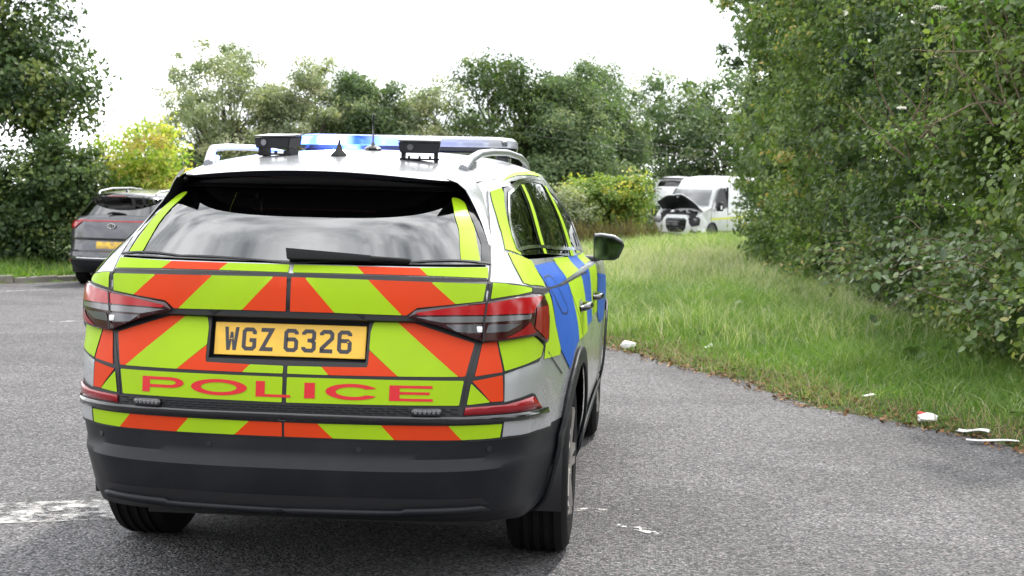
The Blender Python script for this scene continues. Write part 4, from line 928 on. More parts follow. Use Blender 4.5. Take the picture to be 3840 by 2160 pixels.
    for c0, c1 in ((.425, .523), (-.523, -.425)):
        q = [(c0, .05, .679), (c1, .06, .679), (c1, .06, .703), (c0, .05, .703)]
        u = PC.patch('warning_light', q, MT['black_gloss'], car, off=.006, thick=.012, rnd=.010, nrm=back)
        for k in range(6):
            x = c0 + (c1 - c0) * (k + .9) / 6.8; l, nn = PC.drop(Vector((x, .05, .691)), Vector((0, 1, 0)))
            box('led', l + nn * .019, (.010, .004, .013), MT['lens_clear'], u, bev=.0015, seg=1)
    tr = sym((0, .012, .677), (.35, .03, .676), (.59, .081, .676), (.72, .16, .677), (.79, .25, .676), (.838, .37, .672), (.843, .385, .648), (.79, .25, .652), (.72, .16, .654), (.589, .078, .653), (.35, .03, .654), (0, .01, .654))
    PC.patch('bumper_trim', tr[:-1], MT['black_gloss'], car, off=.004, thick=.012, nrm=back, grid=.03)
    for f_ in (lambda p: p, mir):
        PC.patch('reflector_surround', f_([(.594, .088, .712), (.722, .17, .717), (.806, .29, .735), (.822, .31, .728), (.845, .385, .664), (.838, .37, .668), (.59, .08, .677)]), MT['seam'], car, off=.003, grid=.03)
        PC.patch('rear_reflector', f_([(.600, .088, .706), (.722, .17, .709), (.803, .29, .724), (.832, .37, .675), (.72, .16, .681), (.597, .08, .681)]), MT['lens_red'], car, off=.005, thick=.006, grid=.03)
        PC.patch('bumper_corner_panel', f_([(.722, .165, .651), (.80, .27, .646), (.866, .50, .628), (.863, .50, .585), (.80, .27, .596), (.714, .163, .600)]), MT['silver'], car, off=.004, grid=.03)
        ribbon(PC, 'panel_gap', f_([(.718, .165, .655), (.712, .163, .594)]), .006, MT['seam'], car, off=.005)
        ribbon(PC, 'panel_gap', f_([(.60, .10, .595), (.74, .18, .596), (.82, .32, .594), (.868, .52, .582)]), .008, MT['seam'], car, off=.005)
        ribbon(PC, 'panel_gap', f_([(.831, .41, .89), (.855, .52, .825), (.885, .655, .76)]), .007, MT['seam'], car)
        ribbon(PC, 'panel_gap', f_([(.713, .181, .814), (.764, .238, .830), (.815, .344, .842), (.829, .406, .874)]), .007, MT['seam'], car, off=.004)
    for x in (-.675, -.255, .255, .675):
        l, nn = PC.drop(Vector((x, .05, .563)), Vector((0, 1, 0))); q = nn.to_track_quat('Z', 'Y').to_matrix()
        bm = bmesh.new(); bmesh.ops.create_cone(bm, cap_ends=True, segments=16, radius1=.011, radius2=.010, depth=.003, matrix=Matrix.Translation(l + nn * .0015) @ q.to_4x4())
        bm_obj('parking_sensor', bm, MT['black_gloss'], car)
    PC.patch('bumper_slot_shade', sym((0, .02, .402), (.36, .02, .404), (.65, .125, .396), (.68, .16, .368), (.40, .038, .363), (0, .013, .360))[:-1], MT['seam'], car, off=.002, nrm=back)  # flat black patch, the shadow inside the slot put in as colour
    PC.patch('bumper_lip', sym((0, .013, .362), (.395, .038, .364), (.41, .038, .371), (.65, .13, .370), (.675, .15, .350), (.40, .04, .346), (0, .017, .344))[:-1], MT['bumper'], car, off=.002, thick=.016, nrm=back)
    # ---- tail lights
    LO = [(.402, .077, 1.004), (.423, .082, 1.028), (.556, .118, 1.045), (.648, .164, 1.055), (.749, .252, 1.069), (.79, .322, 1.073), (.815, .403, 1.067), (.828, .437, 1.035), (.837, .451, .978), (.836, .438, .906), (.830, .41, .897), (.801, .322, .933), (.685, .186, .922), (.634, .157, .922), (.619, .151, .926), (.495, .12, .968)]
    pcs = [('lens_red_lit', [(.425, .081, 1.019), (.556, .118, 1.040), (.648, .163, 1.049), (.749, .251, 1.064), (.810, .387, 1.061), (.795, .315, 1.029), (.788, .297, 1.011), (.647, .159, 1.012), (.435, .083, 1.011)]),
           ('lens_clear', [(.425, .08, 1.006), (.648, .159, 1.008), (.783, .291, 1.006), (.778, .284, .992), (.642, .18, .985), (.494, .125, .984)]),
           ('lens_grey', [(.509, .127, .979), (.626, .175, .980), (.622, .162, .950), (.548, .131, .956)]),
           ('lens_grey', [(.645, .175, .980), (.744, .255, .979), (.706, .214, .955), (.642, .162, .952)]),
           ('lens_red', [(.800, .32, 1.028), (.826, .435, 1.030), (.833, .435, .920), (.826, .405, .908), (.79, .305, .96)]),
           ('lens_red', [(.70, .20, .932), (.797, .315, .943), (.780, .28, .983), (.75, .255, .96)])]
    for f_ in (lambda p: p, mir):
        t = PCL.patch('tail_light', f_(LO), MT['lens_dark'], car, off=.004, thick=.010, grid=.025, rnd=.006)
        for k, p in pcs: PCL.patch('lens', f_(p), MT[k], t, off=.0165, grid=.025, rnd=.005)
        s = 1 if f_([(1, 0, 0)])[0][0] > 0 else -1
        l, nn = PCL.near(Vector((s * .612, .17, .963))); box('reversing_bulb', l + nn * .018, (.022, .004, .020), MT['white_lamp'], t, bev=.003)
        ribbon(PCL, 'panel_gap', f_([(.648, .165, 1.054), (.640, .155, .990), (.634, .158, .922)]), .007, MT['seam'], t, off=.019)
    # ---- rear window
    SO = sym((0, .11, 1.174), (.652, .267, 1.176), (.645, .31, 1.236), (.603, .42, 1.322), (.560, .50, 1.40), (.535, .47, 1.428), (0, .43, 1.430))
    gp = [(x, .3, z) for x, z in GL]
    up = (0, -1, 0)
    def gy(p):
        P = [Vector((q[0], 0, q[2])) for q in p]; o_ = []
        for a, b in zip(P, P[1:] + P[:1]):
            k = max(1, int((b - a).length / .045)); o_ += [a.lerp(b, i / k) for i in range(k)]
        return [PC.bvh.ray_cast(Vector((q.x, -1, q.z)), Vector((0, 1, 0)))[0] or PC.near(Vector((q.x, .4, q.z)))[0] for q in o_]
    PC.patch('rear_window_surround', gy(SO[:-1] if (SO[-1] - SO[0]).length < 1e-3 else SO), MT['black_gloss'], car, off=.003, holes=[gy([(x * .985, 0, z + (.004 if z < 1.3 else -.004)) for x, _, z in gp])], nrm=up)
    rg = PC.patch('rear_window', gy(gp), MT['rear_glass'], car, off=.001, nrm=up, grid=.03)
    strip = [(.482, .46, 1.402), (.506, .46, 1.399), (.529, .46, 1.386), (.580, .38, 1.30), (.620, .252, 1.186), (.558, .215, 1.188), (.535, .33, 1.29)]
    for f_ in (lambda p: p, mir): PC.patch('lime_strip', gy(f_(strip)), MT['lime'], rg, off=.0035, nrm=up, rnd=.012, grid=.03)
    PC.patch('brake_light_strip', [(-.23, .31, 1.457), (.23, .31, 1.457), (.23, .32, 1.451), (-.23, .32, 1.451)], mat('brake_strip', (.12, .004, .01), .3), car, off=.004, nrm=(0, -1, -.3))
    ribbon(PC, 'panel_gap', [(-.65, .266, 1.172), (-.4, .16, 1.170), (0, .105, 1.169), (.4, .16, 1.170), (.65, .266, 1.172)], .007, MT['seam'], car, off=.005)
    for f_ in (lambda p: p, mir):
        ribbon(PC, 'panel_gap', f_([(.658, .186, 1.115), (.655, .25, 1.172), (.647, .315, 1.225), (.622, .463, 1.312), (.603, .577, 1.375), (.590, .658, 1.43)]), .006, MT['seam'], car)
        ribbon(PC, 'panel_gap', f_([(.683, .38, 1.222), (.709, .416, 1.210), (.742, .515, 1.194)]), .005, MT['seam'], car)
    for s in (1, -1):
        A = [(.34, .300, 1.489), (.42, .34, 1.482), (.475, .38, 1.471), (.512, .42, 1.456), (.537, .45, 1.432), (.553, .46, 1.403), (.575, .45, 1.365), (.603, .41, 1.315), (.640, .335, 1.24), (.653, .275, 1.182)]
        B = [(.36, .37, 1.503), (.43, .43, 1.499), (.49, .49, 1.491), (.53, .55, 1.478), (.556, .59, 1.456), (.575, .60, 1.42), (.595, .565, 1.372), (.618, .49, 1.318), (.650, .38, 1.24), (.663, .30, 1.182)]
        def wing_strip(nm, rows_, mt_):
            bm = bmesh.new(); pr_ = None
            for q in rows_:
                r_ = [bm.verts.new((v[0] * s, v[1], v[2])) for v in q]
                if pr_:
                    for k in range(len(r_) - 1): bm.faces.new((pr_[k], r_[k], r_[k + 1], pr_[k + 1]))
                pr_ = r_
            bmesh.ops.recalc_face_normals(bm, faces=bm.faces); bm_obj(nm, bm, mt_, car, True)
        A, B = [Vector(q) for q in A], [Vector(q) for q in B]
        wing_strip('spoiler_wing', [(a, a.lerp(b, .5) + Vector((.004, -.006, .006)), b + Vector((.003, 0, .003))) for a, b in list(zip(A, B))[2:]], MT['silver'])
        wing_strip('wing_lining', [(a + Vector((-.003, .005, -.003)), b + Vector((-.010, .004, -.008))) for a, b in list(zip(A, B))[2:]], MT['matte_black'])
        rw = []
        for a in A[3:]:
            x_ = min(a.x - .004, .60); h_ = PC.bvh.ray_cast(Vector((x_ - .01, .30 if a.z > 1.43 else -.2, min(a.z, 1.44))), Vector((0, 1, 0)))[0]
            if h_ and h_.y > a.y: rw.append((a + Vector((-.001, .002, 0)), h_ + Vector((0, -.003, 0))))
        wing_strip('window_reveal', rw, MT['matte_black'])
    # wiper
    bm = bmesh.new()
    for p in [((-.024, .118, 1.219), (-.012, .088, 1.184), (.268, .116, 1.181), (.268, .125, 1.201))]:
        a = [bm.verts.new(q) for q in p]; b = [bm.verts.new(Vector(q) + Vector((0, -.018, .006))) for q in p]
        bm.faces.new(a); bm.faces.new(b[::-1])
        for i in range(4): bm.faces.new((a[i], a[(i + 1) % 4], b[(i + 1) % 4], b[i]))
    bmesh.ops.recalc_face_normals(bm, faces=bm.faces)
    bmesh.ops.bevel(bm, geom=list(bm.edges), offset=.004, segments=2, affect='EDGES', profile=.5)
    w = bm_obj('rear_wiper', bm, MT['black_rubber'], car, True, 40)
    tube('wiper_arm', [(.262, .112, 1.192), (.33, .128, 1.191), (.388, .140, 1.188), (.392, .155, 1.186)], [.012, .009, .010, .008], MT['black_rubber'], w, 10)
    # ---- sides
    for s in (1, -1):
        fl = (lambda p: [Vector(q) for q in p]) if s > 0 else mir
        sn = (s, 0, .12)
        win = {'q': [(.644, .815, 1.428), (.669, 1.04, 1.452), (.782, .86, 1.192), (.742, .56, 1.200)], 'r': [(.677, 1.19, 1.462), (.69, 1.47, 1.473), (.702, 1.80, 1.465), (.834, 1.72, 1.150), (.797, .98, 1.186)],
               'f': [(.711, 1.93, 1.453), (.743, 2.12, 1.405), (.776, 2.44, 1.315), (.848, 2.66, 1.122), (.843, 2.03, 1.138)]}
        fr = [(.68, y, z) for y, z in WF]
        PC.patch('window_frame', fl(fr), MT['black_gloss'], car, off=.004, holes=[fl(v) for v in win.values()], nrm=sn, grid=.06)
        for v in win.values(): PC.patch('side_window', fl(v), MT['side_glass'], car, off=.001, nrm=sn, grid=.06, rnd=.02)
        for ln in ([(.80, .80, 1.186), (.665, .66, 1.442)],): pass
        ch = [(.69, y, z) for y, z in WF]
        ribbon(PC, 'window_trim', fl([ch[-1], ch[0]] + ch[1:4]), .012, MT['chrome'], car, off=.007)
        ribbon(PC, 'window_trim', fl([Vector(q) - Vector((0, 0, .003)) for q in (ch[-1], ch[-2], ch[-3], ch[-4], ch[-5])]), .014, MT['chrome'], car, off=.007)
        for a in ([(.671, 1.082, 1.456), (.678, 1.139, 1.455), (.791, .944, 1.189), (.785, .885, 1.191)], [(.704, 1.82, 1.460), (.71, 1.905, 1.453), (.841, 1.97, 1.140), (.835, 1.80, 1.146)]):
            PC.patch('lime_strip', fl(a), MT['lime'], car, off=.0065, nrm=sn)
        # lime D pillar, shoulder and battenburg blocks
        liv = [('lime', [(.597, .675, 1.427), (.628, .785, 1.442), (.645, .775, 1.416), (.738, .508, 1.202), (.690, .395, 1.226), (.664, .507, 1.285), (.628, .60, 1.36)]),
               ('lime', [(.696, .395, 1.214), (.740, .508, 1.191), (.763, .59, 1.177), (.822, .525, 1.090), (.786, .352, 1.106), (.765, .31, 1.114), (.719, .35, 1.17)]),
               ('lime', [(.62, .80, 1.458), (.645, 1.02, 1.490), (.672, 1.5, 1.506), (.684, 1.92, 1.50), (.66, 1.9, 1.525), (.64, 1.2, 1.515)]),
               ('lime', [(.828, .465, 1.066), (.836, .545, 1.066), (.868, .58, .955), (.892, .64, .855), (.888, .62, .835), (.83, .40, .842), (.836, .425, .88)])]
        zt = lambda y: 1.200 - .0345 * y
        for i, (y0, y1, c_) in enumerate(((.56, 1.07, 'blue'), (1.07, 1.67, 'lime'), (1.67, 2.20, 'blue'), (2.20, 2.76, 'lime'))):
            zb = .84
            if i == 0: low = [(.9, .90, .842), (.9, .74, .79), (.9, .60, .77), (.9, .535, .90)]; low = [(.9, 1.07, .845), (.9, .90, .815), (.9, .79, .76), (.9, .645, .855), (.87, .585, .955)]
            else: low = [(.9, y1, zb - .02), (.9, y0, zb)]
            liv.append((c_, [(.86, y0, 1.088 - .012 * y0), (.86, y1, 1.088 - .012 * y1)] + low))
            liv.append((c_, [(.80, y0 + .012, zt(y0) - .004), (.82, y1, zt(y1) - .004), (.86, y1, 1.096 - .012 * y1), (.86, y0, 1.096 - .012 * y0)]))
        liv.append(('blue', [(.9, 2.80, 1.02), (.9, 3.55, .97), (.9, 3.66, .86), (.9, 3.5, .83), (.9, 3.35, .74), (.9, 3.0, .74), (.9, 2.80, .80)]))
        for c_, p in liv: PC.patch('livery_panel', fl(p), MT[c_], car, off=.0035, grid=.03)
        # door and flap gaps
        for p in ([(.80, 1.02, 1.17), (.87, 1.04, 1.05), (.92, 1.22, .86), (.93, 1.42, .70), (.93, 1.47, .45)], [(.84, 1.98, 1.14), (.90, 2.0, 1.0), (.92, 2.0, .5)], [(.86, 2.95, 1.06), (.92, 3.0, .9), (.92, 3.1, .5)]):
            ribbon(PC, 'panel_gap', fl(p), .006, MT['seam'], car, off=.0045)
        ribbon(PC, 'shoulder_line', fl([(.791, .345, 1.086), (.815, .45, 1.082), (.832, .58, 1.079), (.86, .9, 1.074), (.87, 1.3, 1.071), (.89, 2.0, 1.063)]), .007, MT['seam'], car, off=.0045)
        PC.patch('light_tail_piece', fl([(.79, .355, 1.095), (.816, .462, 1.086), (.831, .596, 1.083), (.833, .575, 1.073), (.819, .44, 1.069), (.793, .335, 1.078)]), MT['seam'], car, off=.004, grid=.02)
        fu = [(.81, .60, 1.116), (.819, .71, 1.118), (.835, .749, 1.104), (.856, .77, 1.062), (.885, .86, .985), (.883, .82, .971), (.873, .731, .978), (.856, .655, 1.023), (.833, .59, 1.074), (.81, .60, 1.116)]
        ribbon(PC, 'fuel_flap_gap', fl(fu), .005, MT['seam'], car, off=.0055)
        for y0 in (1.22, 2.32):
            h = empty('door_handle', parent=car)
            pts = [PC.near(Vector((s * .92, y0 + d, .958 - .03 * (y0 - 1.2)))) for d in (0, .03, .12, .21, .24)]
            tube('grip', [l + n_ * o_ for (l, n_), o_ in zip(pts, (.004, .032, .042, .034, .006))], [.012, .014, .015, .014, .012], MT['black_gloss'], h, 8)
            l, n_ = pts[2]; PC.patch('handle_cup', [(s * .92, y0 + .04, .935 - .03 * (y0 - 1.2)), (s * .92, y0 + .2, .935 - .03 * (y0 - 1.2)), (s * .92, y0 + .2, .985 - .03 * (y0 - 1.2)), (s * .92, y0 + .04, .985 - .03 * (y0 - 1.2))], MT['silver'], h, off=.005, rnd=.02, nrm=(s, 0, 0))
        # mirror
        mo = [(.893, 1.210), (.935, 1.212), (1.00, 1.203), (1.050, 1.176), (1.058, 1.160), (1.030, 1.096), (1.005, 1.082), (.91, 1.080), (.895, 1.095)]
        bm = bmesh.new(); rings = []
        for t_, sc_ in ((0, 1), (.05, .98), (.10, .86), (.135, .55), (.145, .2)):
            rings.append([bm.verts.new((s * (.965 + (x - .965) * sc_), 2.92 + t_, 1.145 + (z - 1.145) * sc_)) for x, z in mo])
        for a, b in zip(rings[:-1], rings[1:]):
            for i in range(len(mo)): bm.faces.new((a[i], a[(i + 1) % len(mo)], b[(i + 1) % len(mo)], b[i]))
        bm.faces.new(rings[-1]); bm.faces.new(rings[0])
        bmesh.ops.recalc_face_normals(bm, faces=bm.faces)
        mi = bm_obj('door_mirror', bm, MT['black_gloss'], car, True, 40)
        gm = round_poly([Vector((s * (.966 + (x - .966) * .92), 2.898, 1.147 + (z - 1.147) * .88)) for x, z in mo], .012)
        bm = bmesh.new(); bm.faces.new([bm.verts.new(p) for p in gm]); bmesh.ops.recalc_face_normals(bm, faces=bm.faces)
        bmesh.ops.rotate(bm, verts=bm.verts[:], cent=(s * .96, 2.898, 1.147), matrix=Matrix.Rotation(R(6 * s), 3, 'Z'))
        bmesh.ops.rotate(bm, verts=bm.verts[:], cent=(s * .96, 2.898, 1.147), matrix=Matrix.Rotation(R(-4.5), 3, 'X'))
        bm_obj('mirror_glass', bm, MT['mirror'], mi)
        bm = bmesh.new(); box_bm(bm, Vector((s * .885, 2.96, 1.088)), (.09, .07, .028), bev=.008); bm_obj('mirror_arm', bm, MT['black_gloss'], mi, True, 40)
        bm = bmesh.new(); tube_bm(bm, [(s * .90, 2.925, 1.214), (s * .935, 2.925, 1.217), (s * 1.0, 2.925, 1.208), (s * 1.048, 2.925, 1.181)], .007, 8); bm_obj('mirror_cap', bm, MT['silver'], mi, True)
        # roof rails
        rp = [(s * .490, .72, 1.508), (s * .505, .79, 1.545), (s * .53, .90, 1.573), (s * .55, 1.15, 1.587), (s * .565, 1.6, 1.598), (s * .575, 2.1, 1.592), (s * .57, 2.45, 1.570), (s * .56, 2.62, 1.535)]
        tube('roof_rail', rp, [.020, .018, .015, .014, .014, .014, .014, .017], MT['rail'], car, 12)
        for q_ in ((s * .51, .84, 1.528), (s * .562, 2.5, 1.545)): box('rail_foot', q_, (.022, .11, .04), MT['rail'], car, bev=.008)
    # ---- cabin
    PC.patch('windscreen', [PC.near(Vector((x, 3.4 - (z - 1.18) * 2.6, z)))[0] for x, z in WS], MT['windscreen'], car, off=.001, nrm=(0, .6, .75), grid=.08)
    for x in (-.36, .36):
        st = box('front_seat', (x, 2.35, .95), (.48, .14, .62), MT['cabin'], car, bev=.05); box('headrest', (x, 2.30, 1.31), (.26, .10, .17), MT['cabin'], st, bev=.04)
    st = box('rear_seat', (0, 1.45, .92), (1.28, .16, .56), MT['cabin'], car, bev=.05)
    for x in (-.42, 0, .42): box('headrest', (x, 1.43, 1.25), (.24, .09, .13), MT['cabin'], st, bev=.04)
    bm = bmesh.new()
    for k in range(15): tube_bm(bm, [(-.56 + k * .08, 1.15, .95), (-.53 + k * .0757, 1.12, 1.46)], .0035, 5)
    for k in range(8): tube_bm(bm, [(-.60, 1.15 - k * .004, .97 + k * .068), (.60, 1.15 - k * .004, .97 + k * .068)], .0035, 5)
    bm_obj('cargo_grid', bm, MT['dark_metal'], car)
    box('parcel_shelf', (0, .75, 1.02), (1.2, .9, .03), MT['cabin'], car)
    # ---- roof equipment
    lb = empty('light_bar', (0, 0, 0), 0, car)
    def stadium(hx, hy, z, n=10, cy=2.34):
        r = hy * .8; o_ = []
        for sx, sy, a0 in ((1, -1, -90), (1, 1, 0), (-1, 1, 90), (-1, -1, 180)):
            for k in range(n + 1):
                a = R(a0 + 90 * k / n); o_.append((sx * (hx - r) + r * math.cos(a), cy + sy * (hy - r) + r * math.sin(a), z))
        return o_
    def stack(name, layers, mt, par):
        bm = bmesh.new(); rs = [[bm.verts.new(p) for p in stadium(*l)] for l in layers]; k = len(rs[0])
        for a, b in zip(rs[:-1], rs[1:]):
            for i in range(k): bm.faces.new((a[i], a[(i + 1) % k], b[(i + 1) % k], b[i]))
        bm.faces.new(rs[0][::-1]); bm.faces.new(rs[-1]); return bm_obj(name, bm, mt, par, True, 35)
    stack('base', [(.515, .145, 1.612), (.53, .16, 1.618), (.535, .165, 1.636)], MT['black_gloss'], lb)
    lens = bpy.data.materials.new('clear_dome'); lens.use_nodes = True; t_ = lens.node_tree; t_.nodes.clear()
    mo_ = nd(lens, 'ShaderNodeOutputMaterial'); m1 = nd(lens, 'ShaderNodeMixShader'); m2 = nd(lens, 'ShaderNodeMixShader'); fr_ = nd(lens, 'ShaderNodeFresnel'); fr_.inputs[0].default_value = 1.45
    tr_ = nd(lens, 'ShaderNodeBsdfTransparent'); tr_.inputs[0].default_value = (.92, .94, .98, 1); df = nd(lens, 'ShaderNodeBsdfDiffuse'); df.inputs[0].default_value = (.8, .82, .86, 1); gl = nd(lens, 'ShaderNodeBsdfGlossy'); gl.inputs['Roughness'].default_value = .05
    m2.inputs[0].default_value = .34; lk(lens, tr_.outputs[0], m2.inputs[1]); lk(lens, df.outputs[0], m2.inputs[2])
    lk(lens, fr_.outputs[0], m1.inputs[0]); lk(lens, m2.outputs[0], m1.inputs[1]); lk(lens, gl.outputs[0], m1.inputs[2]); lk(lens, m1.outputs[0], mo_.inputs[0])
    stack('dome', [(.535, .165, 1.637), (.537, .167, 1.650), (.532, .162, 1.672), (.515, .145, 1.686), (.48, .11, 1.690)], lens, lb)
    lit = mat('lit_blue_led', (.1, .2, 1), .3, emit=(.03, .10, 1.0), estr=30); litw = mat('lit_blue_core', (.6, .7, 1), .3, emit=(.30, .48, 1.0), estr=45)
    for x0, x1, on in ((-.505, -.425, 1), (-.42, -.285, 2), (-.28, -.215, 1), (-.20, -.11, 0), (-.09, -.01, 0), (.03, .13, 0), (.16, .26, 0), (.285, .385, 0), (.41, .50, 0)):
        for yy in (2.21, 2.47):
            box('led_module', ((x0 + x1) / 2, yy - (.012 if on else 0), 1.657), (x1 - x0, .03, .036 if on else .026), {0: MT['lens_grey'], 1: lit, 2: litw}[on if yy < 2.3 or on == 0 else 1], lb, bev=.004)
    gl_ = bpy.data.materials.new('glowing_lens'); gl_.use_nodes = True; gl_.node_tree.nodes.clear()
    go = nd(gl_, 'ShaderNodeOutputMaterial'); ge = nd(gl_, 'ShaderNodeEmission'); gc = nd(gl_, 'ShaderNodeTexCoord'); gx = nd(gl_, 'ShaderNodeSeparateXYZ'); lk(gl_, gc.outputs['Object'], gx.inputs[0])
    gm_ = nd(gl_, 'ShaderNodeMapRange'); gm_.inputs[1].default_value = -.54; gm_.inputs[2].default_value = -.10; lk(gl_, gx.outputs[0], gm_.inputs[0])
    gr_ = ramp(gl_, gm_.outputs[0], [(0, (.55, .72, 1.6)), (.26, (.35, .55, 2.4)), (.44, (3.0, 3.3, 5.0)), (.60, (.7, 1.0, 4.5)), (.70, (.05, .14, 3.0)), (1, (.02, .06, 1.6))]); lk(gl_, gr_.outputs[0], ge.inputs[0]); ge.inputs[1].default_value = 1.25
    gt = nd(gl_, 'ShaderNodeBsdfTransparent'); gmx = nd(gl_, 'ShaderNodeMixShader'); gf = ramp(gl_, gm_.outputs[0], [(.74, (.92, .92, .92)), (1, (0, 0, 0))]); lk(gl_, gf.outputs[0], gmx.inputs[0]); lk(gl_, gt.outputs[0], gmx.inputs[1]); lk(gl_, ge.outputs[0], gmx.inputs[2]); lk(gl_, gmx.outputs[0], go.inputs[0])
    bm = bmesh.new(); rs_ = []
    for z_, in_ in ((1.6385, 0), (1.650, -.002), (1.670, .003), (1.684, .018)):
        pts_ = [q for q in stadium(.5375 - in_, .1685 - in_, z_, 10) if q[0] < -.11 and q[1] < 2.34]
        q0 = [(-.11, 2.34 - .1685 + in_, z_)]; pts_ = sorted(pts_, key=lambda q: math.atan2(q[1] - 2.34, q[0] + .3))
        rs_.append([bm.verts.new(q) for q in pts_ + q0])
    for a, b in zip(rs_[:-1], rs_[1:]):
        for i in range(min(len(a), len(b)) - 1): bm.faces.new((a[i], a[i + 1], b[i + 1], b[i]))
    bm_obj('glowing_lens', bm, gl_, lb, True)
    bl = bpy.data.lights.new('blue_lamp', 'POINT'); bl.energy = 70; bl.color = (.06, .16, 1); bl.shadow_soft_size = .05; blo = bpy.data.objects.new('blue_lamp', bl); COL.objects.link(blo); blo.location = (-.30, 2.06, 1.66); blo.parent = lb
    box('divider', (0, 2.34, 1.652), (1.0, .12, .022), MT['white_lamp'], lb, bev=.004)
    for x in (-.47, .47): box('mounting_foot', (x, 2.34, 1.595), (.06, .16, .05), MT['black_gloss'], lb, bev=.006)
    def cam_box(x, y, rz, s=1):
        l, nn = PC.drop(Vector((x, y, 1.55)), Vector((0, 0, -1)))
        e = empty('camera_box', l, rz, car)
        bm = bmesh.new()
        prof = [(-.072, .026), (.072, .026), (.080, .066), (-.080, .066)]
        a = [bm.verts.new((px_, -.05, pz)) for px_, pz in prof]; b = [bm.verts.new((px_ * .98, .05, pz + .012)) for px_, pz in prof]
        bm.faces.new(a); bm.faces.new(b[::-1])
        for i in range(4): bm.faces.new((a[i], a[(i + 1) % 4], b[(i + 1) % 4], b[i]))
        bmesh.ops.recalc_face_normals(bm, faces=bm.faces); bmesh.ops.bevel(bm, geom=list(bm.edges), offset=.003, segments=2, affect='EDGES')
        bm_obj('housing', bm, MT['bumper'], e, True, 30)
        box('lid', (0, 0, .078), (.160, .106, .005), MT['black_gloss'], e, rot=Matrix.Rotation(R(6.5), 3, 'X'), bev=.002)
        bm = bmesh.new(); bmesh.ops.create_cone(bm, cap_ends=True, segments=20, radius1=.012, radius2=.012, depth=.008, matrix=Matrix.Translation((-.034, -.052, .048)) @ Matrix.Rotation(R(90), 4, 'X'))
        bm_obj('lens', bm, MT['lens_grey'], e)
        for px_ in (-.062, .062): box('bracket_leg', (px_, 0, .014), (.014, .07, .034), MT['bumper'], e)
        box('bracket_foot', (0, -.01, .0045), (.15, .05, .006), MT['bumper'], e)
        for px_ in (-.04, 0, .04): box('bolt', (px_, -.02, .011), (.009, .009, .012), MT['dark_metal'], e)
    cam_box(-.255, .86, R(-16)); cam_box(.312, .80, R(6))
    l, nn = PC.drop(Vector((.0, .80, 1.6)), Vector((0, 0, -1)))
    bm = bmesh.new(); rs = []
    for h_, w_, y0, y1 in ((0, .030, -.055, .075), (.010, .027, -.048, .065), (.028, .012, -.030, .03), (.050, .005, -.022, .008), (.066, .003, -.018, -.008)):
        rs.append([bm.verts.new((l.x + dx, l.y + dy, l.z - .004 + h_)) for dx, dy in ((0, y0), (w_, y0 * .4), (w_ * .7, y1 * .6), (0, y1), (-w_ * .7, y1 * .6), (-w_, y0 * .4))])
    for a, b in zip(rs[:-1], rs[1:]):
        for i in range(6): bm.faces.new((a[i], a[(i + 1) % 6], b[(i + 1) % 6], b[i]))
    bm.faces.new(rs[-1]); bm_obj('shark_fin_antenna', bm, MT['black_rubber'], car, True, 45)
    l, nn = PC.drop(Vector((.03, 1.3, 1.62)), Vector((0, 0, -1)))
    bm = bmesh.new(); lathe_bm(bm, [(.036, -.004), (.036, .008), (.026, .016), (.010, .022), (.008, .03), (.0045, .034), (.0035, .12), (.005, .125), (.005, .15), (.0005, .152)], 16, 'z', l)
    bmesh.ops.recalc_face_normals(bm, faces=bm.faces); bm_obj('whip_antenna', bm, MT['black_gloss'], car, True, 40)
    return car
police = build_police_car()
